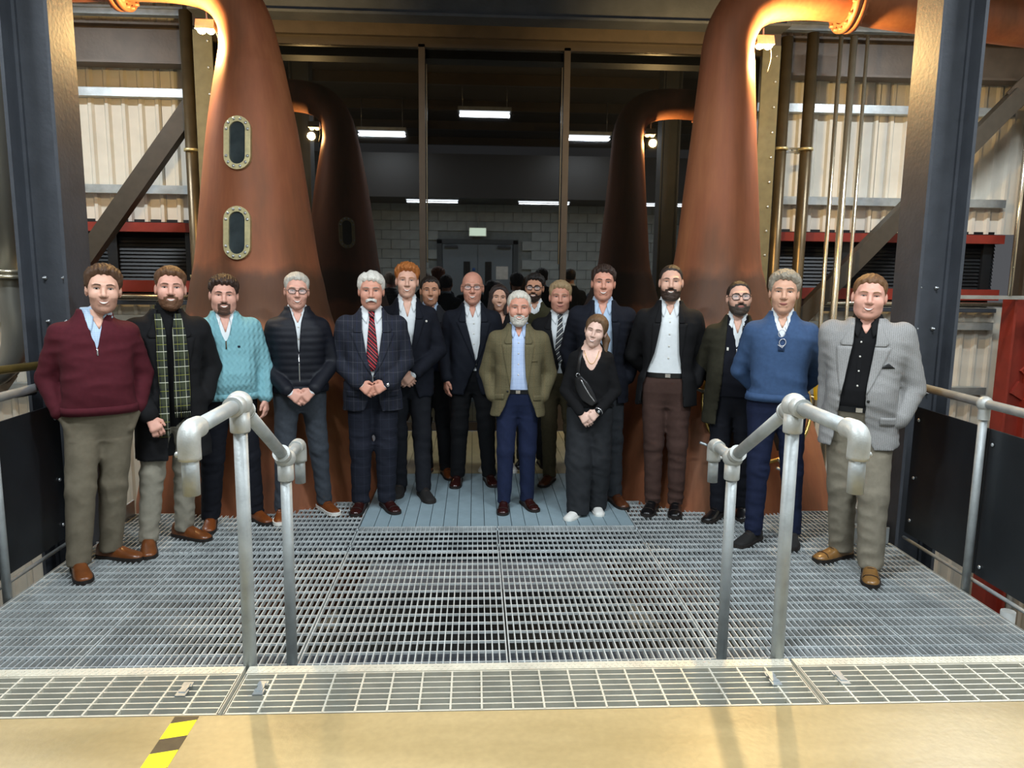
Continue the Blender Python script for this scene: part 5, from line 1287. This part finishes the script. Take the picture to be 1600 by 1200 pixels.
# 11 --- navy striped tie
person('fair grey-haired man in a dark jacket with a navy and silver striped tie', 1.77, (.575, 6.50), -4,
       [(.51, 6.48, -22), (.73, 6.50, 14)], HD(tone='ruddy', rot=(-2, 1, 0), fat=.005, jaw=1.08, hair=HD(c='#a58d6a', top=.024, side=.009, front=.068, rec=.1, amp=.004, sweep=.8), brow='#a58a6c', size=1.12, smile=.6, squint=.55, teeth=False),
       HD(belly=.04, sw=1.10, arm=1.06), ('hang', 'hang'), olive_tr, white,
       [HD(name='jacket', mat=black_b, off=.018, hem=.80, pad=.010, open=[(.78, -.10, .10), (.95, -.04, .05), (1.08, -.006, .008), (1.12, -.012, .014), (1.26, -.058, .062), (1.42, -.082, .086), (1.58, -.074, .076)], lapel=HD(zb=1.11, w=.075))],
       HD(mat=brown_l, sole=dsole), [collar(white, r=.066, leaf=.045, gap=.22)], tie=HD(mat=club_tie, len=1.12))
# 12 --- centre, olive tweed blazer
person('white-bearded man in an olive tweed blazer and navy jeans at the front centre', 1.70, (.175, 5.75), -3,
       [(.075, 5.73, -3), (.26, 5.80, 22)], HD(tone='ruddy', rot=(2, 0, 1), hair=HD(c='#cfcabd', top=.018, side=.008, front=.070, rec=.2, amp=.003), beard=HD(c='#cfcac0', t=.002, top=-.01, chin=.003), brow='#9a8f80', size=1.13, smile=.9, squint=.5),
       HD(sw=1.08, belly=.02, arm=1.06), (('pocket', HD(el=(.258, .075, 1.14), wr=(.20, -.045, .955))), ('pocket', HD(el=(.258, .075, 1.14), wr=(.20, -.045, .955)))), navy_jean, paleblue,
       [HD(name='tweed_blazer', mat=olive_tw, off=.022, soff=.02, hem=.80, pad=.012, flare=.10, open=[(.78, -.16, .165), (.90, -.10, .125), (1.0, -.066, .085), (1.15, -.060, .064), (1.3, -.060, .054), (1.42, -.056, .052), (1.58, -.060, .060)], lapel=HD(zb=1.06, w=.078), flaps=[(.985, -.205, -.115, .045, .012), (.985, .125, .20, .045, -.006)], bits=[(1.275, .085, .155, 'breast_pocket', olive_tw, .014)], buttons=[(-.085, 1.02, btn_dark)])],
       HD(mat=oxblood, sole=dsole, cap=True), [collar(paleblue, r=.064, leaf=.04, gap=.42, zf=.055)], skin_v=1.46, belt=leather_black, placket=(1.44, 1.04, .0), wz=1.015)
# 13 --- woman at the front
W13, i13 = person('young woman in a black V-neck top and wide black trousers, eyes closed', 1.548, (.72, 5.60), -8,
       [(.64, 5.55, -28), (.80, 5.68, 10)], HD(tone='pale', rot=(-10, 4, 12), jaw=.84, nose=.82, ridge=.7, hair=HD(c='#654c34', top=.020, side=.012, front=.076, rec=-.1, amp=.002, side_z=-.045, back=-.09, ponytail=True, ears_out=False), brow='#6b5440', size=1.12, smile=1.1, squint=.1, lip='#b8605e', neck=.84, dz=-.015),
       HD(sw=.88, chest=.97, waist=.98, arm=.98, hip=1.08), (('clasp', HD(el=(.222, .0, 1.13), wr=(.085, -.185, .965), d=(-.62, -.2, -.75))), ('clasp', HD(el=(.222, .0, 1.13), wr=(.075, -.195, .985), d=(-.72, -.15, -.65)))), wide_tr, skin('pale'),
       [HD(name='v_neck_top', mat=black_knit, off=.010, hem=1.0, open=[(1.30, .05, -.05), (1.335, -.010, .010), (1.36, -.035, .035), (1.45, -.075, .075), (1.58, -.11, .11)], soff=.006, sleeve=.97, wr=.003)],
       HD(mat=white_l, sole=wsole, laces=False, s=1.0), hoff=(.03, -.01), tw=1.62, lg=1.06, hem=.02, wz=1.0, extras=HD(watch=(1,)))
s13 = i13['s']
neck_pts = [(math.sin(a) * .066 + .0, 1.50 - .115 * math.cos(a) ** 2 * (1 if math.cos(a) > 0 else 0)) for a in np.linspace(-1.45, 1.45, 17)]
yy_ = front_y(i13['TS'], [p[0] for p in neck_pts], [p[1] for p in neck_pts])
mb = MB().tube([(p[0] * s13, (y - .004) * s13, p[1] * s13) for p, y in zip(neck_pts, yy_)], .0018, 6); mesh_obj('necklace', mb.V, mb.F, gold, W13, True)
# 14 --- tall, navy blazer, light blue shirt
person('tall dark-haired man in a navy blazer and light blue shirt behind the young woman', 1.91, (.85, 5.93), -8,
       [(.76, 5.95, -10), (.985, 5.88, 22)], HD(tone='ruddy', rot=(0, 0, 1), hair=HD(c='#2f1f17', top=.024, side=.010, front=.070, rec=.15, amp=.006, sweep=.5), brow='#33231a', size=1.05, smile=1.1, squint=.6, jaw=1.05, neck=1.08),
       HD(sw=1.10, arm=1.05, shz=.015), ('pocket', ('pocket', HD(el=(.26, .09, 1.15)))), ch_tr, lightblue,
       [HD(name='blazer', mat=navy_b, off=.018, hem=.79, pad=.012, flare=.05, open=[(.78, -.16, .13), (.95, -.12, .10), (1.1, -.10, .085), (1.3, -.075, .078), (1.42, -.062, .066), (1.58, -.06, .062)], lapel=HD(zb=1.08, w=.06))],
       HD(mat=brown_l, sole=dsole), [collar(lightblue, leaf=.035, gap=.5, zf=.06)], skin_v=1.45, belt=leather_black, placket=(1.43, 1.04, .0))
# 15 --- black blazer, white shirt, brown trousers
person('tall man with a trimmed dark beard, black blazer, white shirt and brown trousers', 1.925, (1.32, 5.66), -12,
       [(1.255, 5.69, -14), (1.43, 5.65, -4)], HD(tone='fair', rot=(-2, 0, 0), hair=HD(c='#2b211c', top=.010, side=.003, front=.086, rec=.35, amp=.002), beard=HD(c='#3a2a21', t=.006, chin=.006), brow='#33261e', size=1.0, smile=.9, squint=.5),
       HD(sw=1.04), ('behind', ('pocket', HD(el=(.245, .10, 1.15), wr=(.205, .02, .965)))), brown_tr, white,
       [HD(name='blazer', mat=black_b, off=.018, hem=.80, pad=.010, flare=.08, open=[(.78, -.19, .12), (.95, -.17, .105), (1.05, -.145, .095), (1.2, -.10, .075), (1.42, -.062, .062), (1.58, -.06, .06)], lapel=HD(zb=1.12, w=.055))],
       HD(mat=black_l, sole=dsole, cap=True), [collar(white, leaf=.05, gap=.40, zf=.055)], skin_v=1.46, belt=leather_black, placket=(1.44, 1.04, .0), wz=1.03)
# 16 --- glasses, dark olive jacket
person('bearded man in round black glasses with a dark olive jacket over a navy jumper', 1.81, (1.80, 5.52), -17,
       [(1.72, 5.50, -26), (1.93, 5.56, 0)], HD(tone='fair', rot=(6, -4, -2), hair=HD(c='#2e241d', top=.008, side=.005, front=.086, rec=.3, amp=.002), beard=HD(c='#4a4038', t=.005), brow='#33281f', size=1.04, smile=.5, teeth=False, squint=.55, glasses=HD(c='#101010', w=.027, h=.021, t=.0026), fat=.003),
       HD(belly=.045, sw=1.04, arm=1.08, shz=-.015), ('behind', 'behind'), dknavy_tr, white,
       [HD(name='jumper', mat=navy_jump, off=.010, hem=.95, open=[(1.28, .05, -.05), (1.31, -.002, .002), (1.42, -.022, .022), (1.58, -.062, .062)], zip=(1.32, 1.28, 0., silver), sleeve=0, bits=[(1.325, -.072, -.058, 'badge', btn_pale, .024)]), HD(name='jacket', mat=dkolive, off=.024, soff=.016, hem=.74, flare=.06, open=[(.7, -.13, .14), (1.0, -.10, .10), (1.3, -.085, .085), (1.58, -.07, .07)])],
       HD(mat=black_l, sole=dsole), [collar(white, leaf=.035, gap=.45, zf=.06), HD(mat=navy_jump, name='jumper_collar', r=.074, z0=1.575, zf=.10, hgt=.045, leaf=.02, gap=.6, flare=.010)], skin_v=1.43)
# 17 --- blue jumper
W17, i17 = person('grey-haired man in a blue jumper and dark jeans with his hands behind his back', 1.87, (1.91, 4.97), -20,
       [(1.80, 4.97, -30), (2.08, 4.97, -2)], HD(tone='warm', rot=(-2, 0, 1), hair=HD(c='#8f8778', top=.032, side=.014, front=.072, rec=.1, amp=.006, sweep=.9), brow='#7d7062', size=1.08, smile=.35, teeth=False, squint=.55),
       HD(sw=1.06, belly=.012, arm=1.04), ('behind', 'behind'), indigo, white,
       [HD(name='jumper', mat=blue_k, off=.014, hem=.985, open=[(1.34, .05, -.05), (1.40, -.002, .002), (1.45, -.03, .03), (1.58, -.062, .062)], hemband=True, wr=.0042, bits=[(1.40, -.02, .018, 'button_tab', cloth('slate_blue_tab', '#33476a'), .085)], top=1.57)],
       HD(mat=suede, sole=dsole), [collar(white, r=.063, leaf=.035, gap=.42, zf=.06), HD(mat=navy_jump, name='jumper_collar', r=.075, z0=1.575, zf=.085, hgt=.045, leaf=.02, gap=.55, flare=.014)], skin_v=1.46, belt=leather_black)
s17 = i17['s']
g17 = empty('reading_glasses', (0, 0, 0)); tag(g17, 'clear folded reading glasses hooked on the neck of the blue jumper', 'glasses')
yb = front_y(i17['J'], [0], [1.40])[0] - .016
clear_m = pm('clear_frame', '#c9ccd0', .2, .3)
M17 = Matrix.Translation(W17.location) @ Matrix.Rotation(W17.rotation_euler.z, 4, 'Z')
g17.location = M17 @ Vector((0, yb * s17, 1.40 * s17)); g17.rotation_euler = (0, .25, W17.rotation_euler.z)
for e in (-1, 1):
    MB().tube([(e * .012 + .020 * math.cos(a), -.004 + e * .004, e * .028 * -1 + .024 * math.sin(a)) for a in np.linspace(0, 2 * PI, 18, endpoint=False)], .0026, 6, closed=True).build('rim', clear_m, g17)
MB().tube([(.012, 0, .05), (-.006, .002, .075), (-.01, .012, .095)], .0025, 6).tube([(-.012, -.004, -.05), (.02, -.006, -.062), (.032, -.004, -.03)], .0025, 6).build('temple', clear_m, g17)
# 18 --- grey blazer, far right
person('man in a pale grey blazer and black shirt at the far right, hand in pocket', 1.86, (2.26, 4.52), -30,
       [(2.28, 4.66, -38), (2.32, 4.36, 4)], HD(tone='pink', rot=(4, 0, 3), fat=.007, jaw=1.12, hair=HD(c='#6b4a2c', top=.016, side=.006, front=.070, rec=.2, amp=.003), brow='#a07a58', size=1.08, smile=.9, squint=.5, neck=1.12),
       HD(belly=.045, sw=1.14, arm=1.14, chest=1.05, shz=.035), (('hang', HD(el=(.185, .07, 1.16), wr=(.19, .0, .92))), ('pocket', HD(el=(.275, .06, 1.14), wr=(.212, -.05, .955)))), stone_ch, black_knit,
       [HD(name='blazer', mat=grey_tw, off=.020, hem=.78, pad=.016, flare=.08, open=[(.76, -.15, .11), (.85, -.13, .055), (.95, -.12, .035), (1.12, -.105, .03), (1.3, -.085, .05), (1.42, -.066, .062), (1.58, -.062, .062)], lapel=HD(zb=1.12, w=.085, notch=1.395), square=(.135, 1.275), flaps=[(.985, .115, .205, .05, -.006)], buttons=[(.045, 1.08, btn_dark)])],
       HD(mat=tan2_l, sole=dsole, cap=True, s=1.05), [collar(cloth('black_shirting', '#121213'), r=.067, leaf=.045, gap=.36, zf=.055, z0=1.565)], skin_v=1.47, belt=leather_black, placket=(1.45, 1.05, -.02), tw=1.16, lg=1.08)
# --- the young woman's bag: worn across the chest
bag = empty('belt_bag', W13.location, W13.rotation_euler.z); tag(bag, 'small black leather bag strapped across the young woman\'s chest', 'bag')
bl = pm('black_bag_leather', '#1b1b1d', .4, 0, .15, 20)
J13 = i13['J']
ctr = [(-.118, 1.275), (-.078, 1.19), (-.025, 1.10), (.045, 1.03)]
V_, F_ = strip(J13, [(z + .036, x + .058, z - .036, x - .058) if i in (1, 2) else (z + .016, x + .026, z - .016, x - .026) for i, (x, z) in enumerate(ctr)], 7, .045, .055); 
ob = mesh_obj('pouch', np.array(V_) * s13, F_, bl, bag, True); ob.modifiers.new('soft', 'SUBSURF').levels = 1; ob.modifiers['soft'].render_levels = 1
V_, F_ = strip(J13, [(1.255, -.085, 1.25, -.095), (1.19, -.048, 1.185, -.056), (1.115, .0, 1.11, -.008), (1.06, .045, 1.055, .037)], 3, .049, .006); mesh_obj('zip', np.array(V_) * s13, F_, silver, bag, True)
V_, F_ = strip(J13, [(1.50, -.075, 1.50, -.105), (1.42, -.09, 1.42, -.12), (1.33, -.10, 1.33, -.13), (1.27, -.105, 1.265, -.13)], 4, .012, .008); mesh_obj('strap', np.array(V_) * s13, F_, bl, bag, True)
yb = front_y(J13, [-.115], [1.29])[0] - .02
mb = MB().tube([(-.115 + .016 * math.cos(a), yb, 1.285 + .016 * math.sin(a)) for a in np.linspace(0, 2 * PI, 14, endpoint=False)], .003, 6, closed=True); mesh_obj('ring', np.array(mb.V) * s13, mb.F, silver, bag, True)
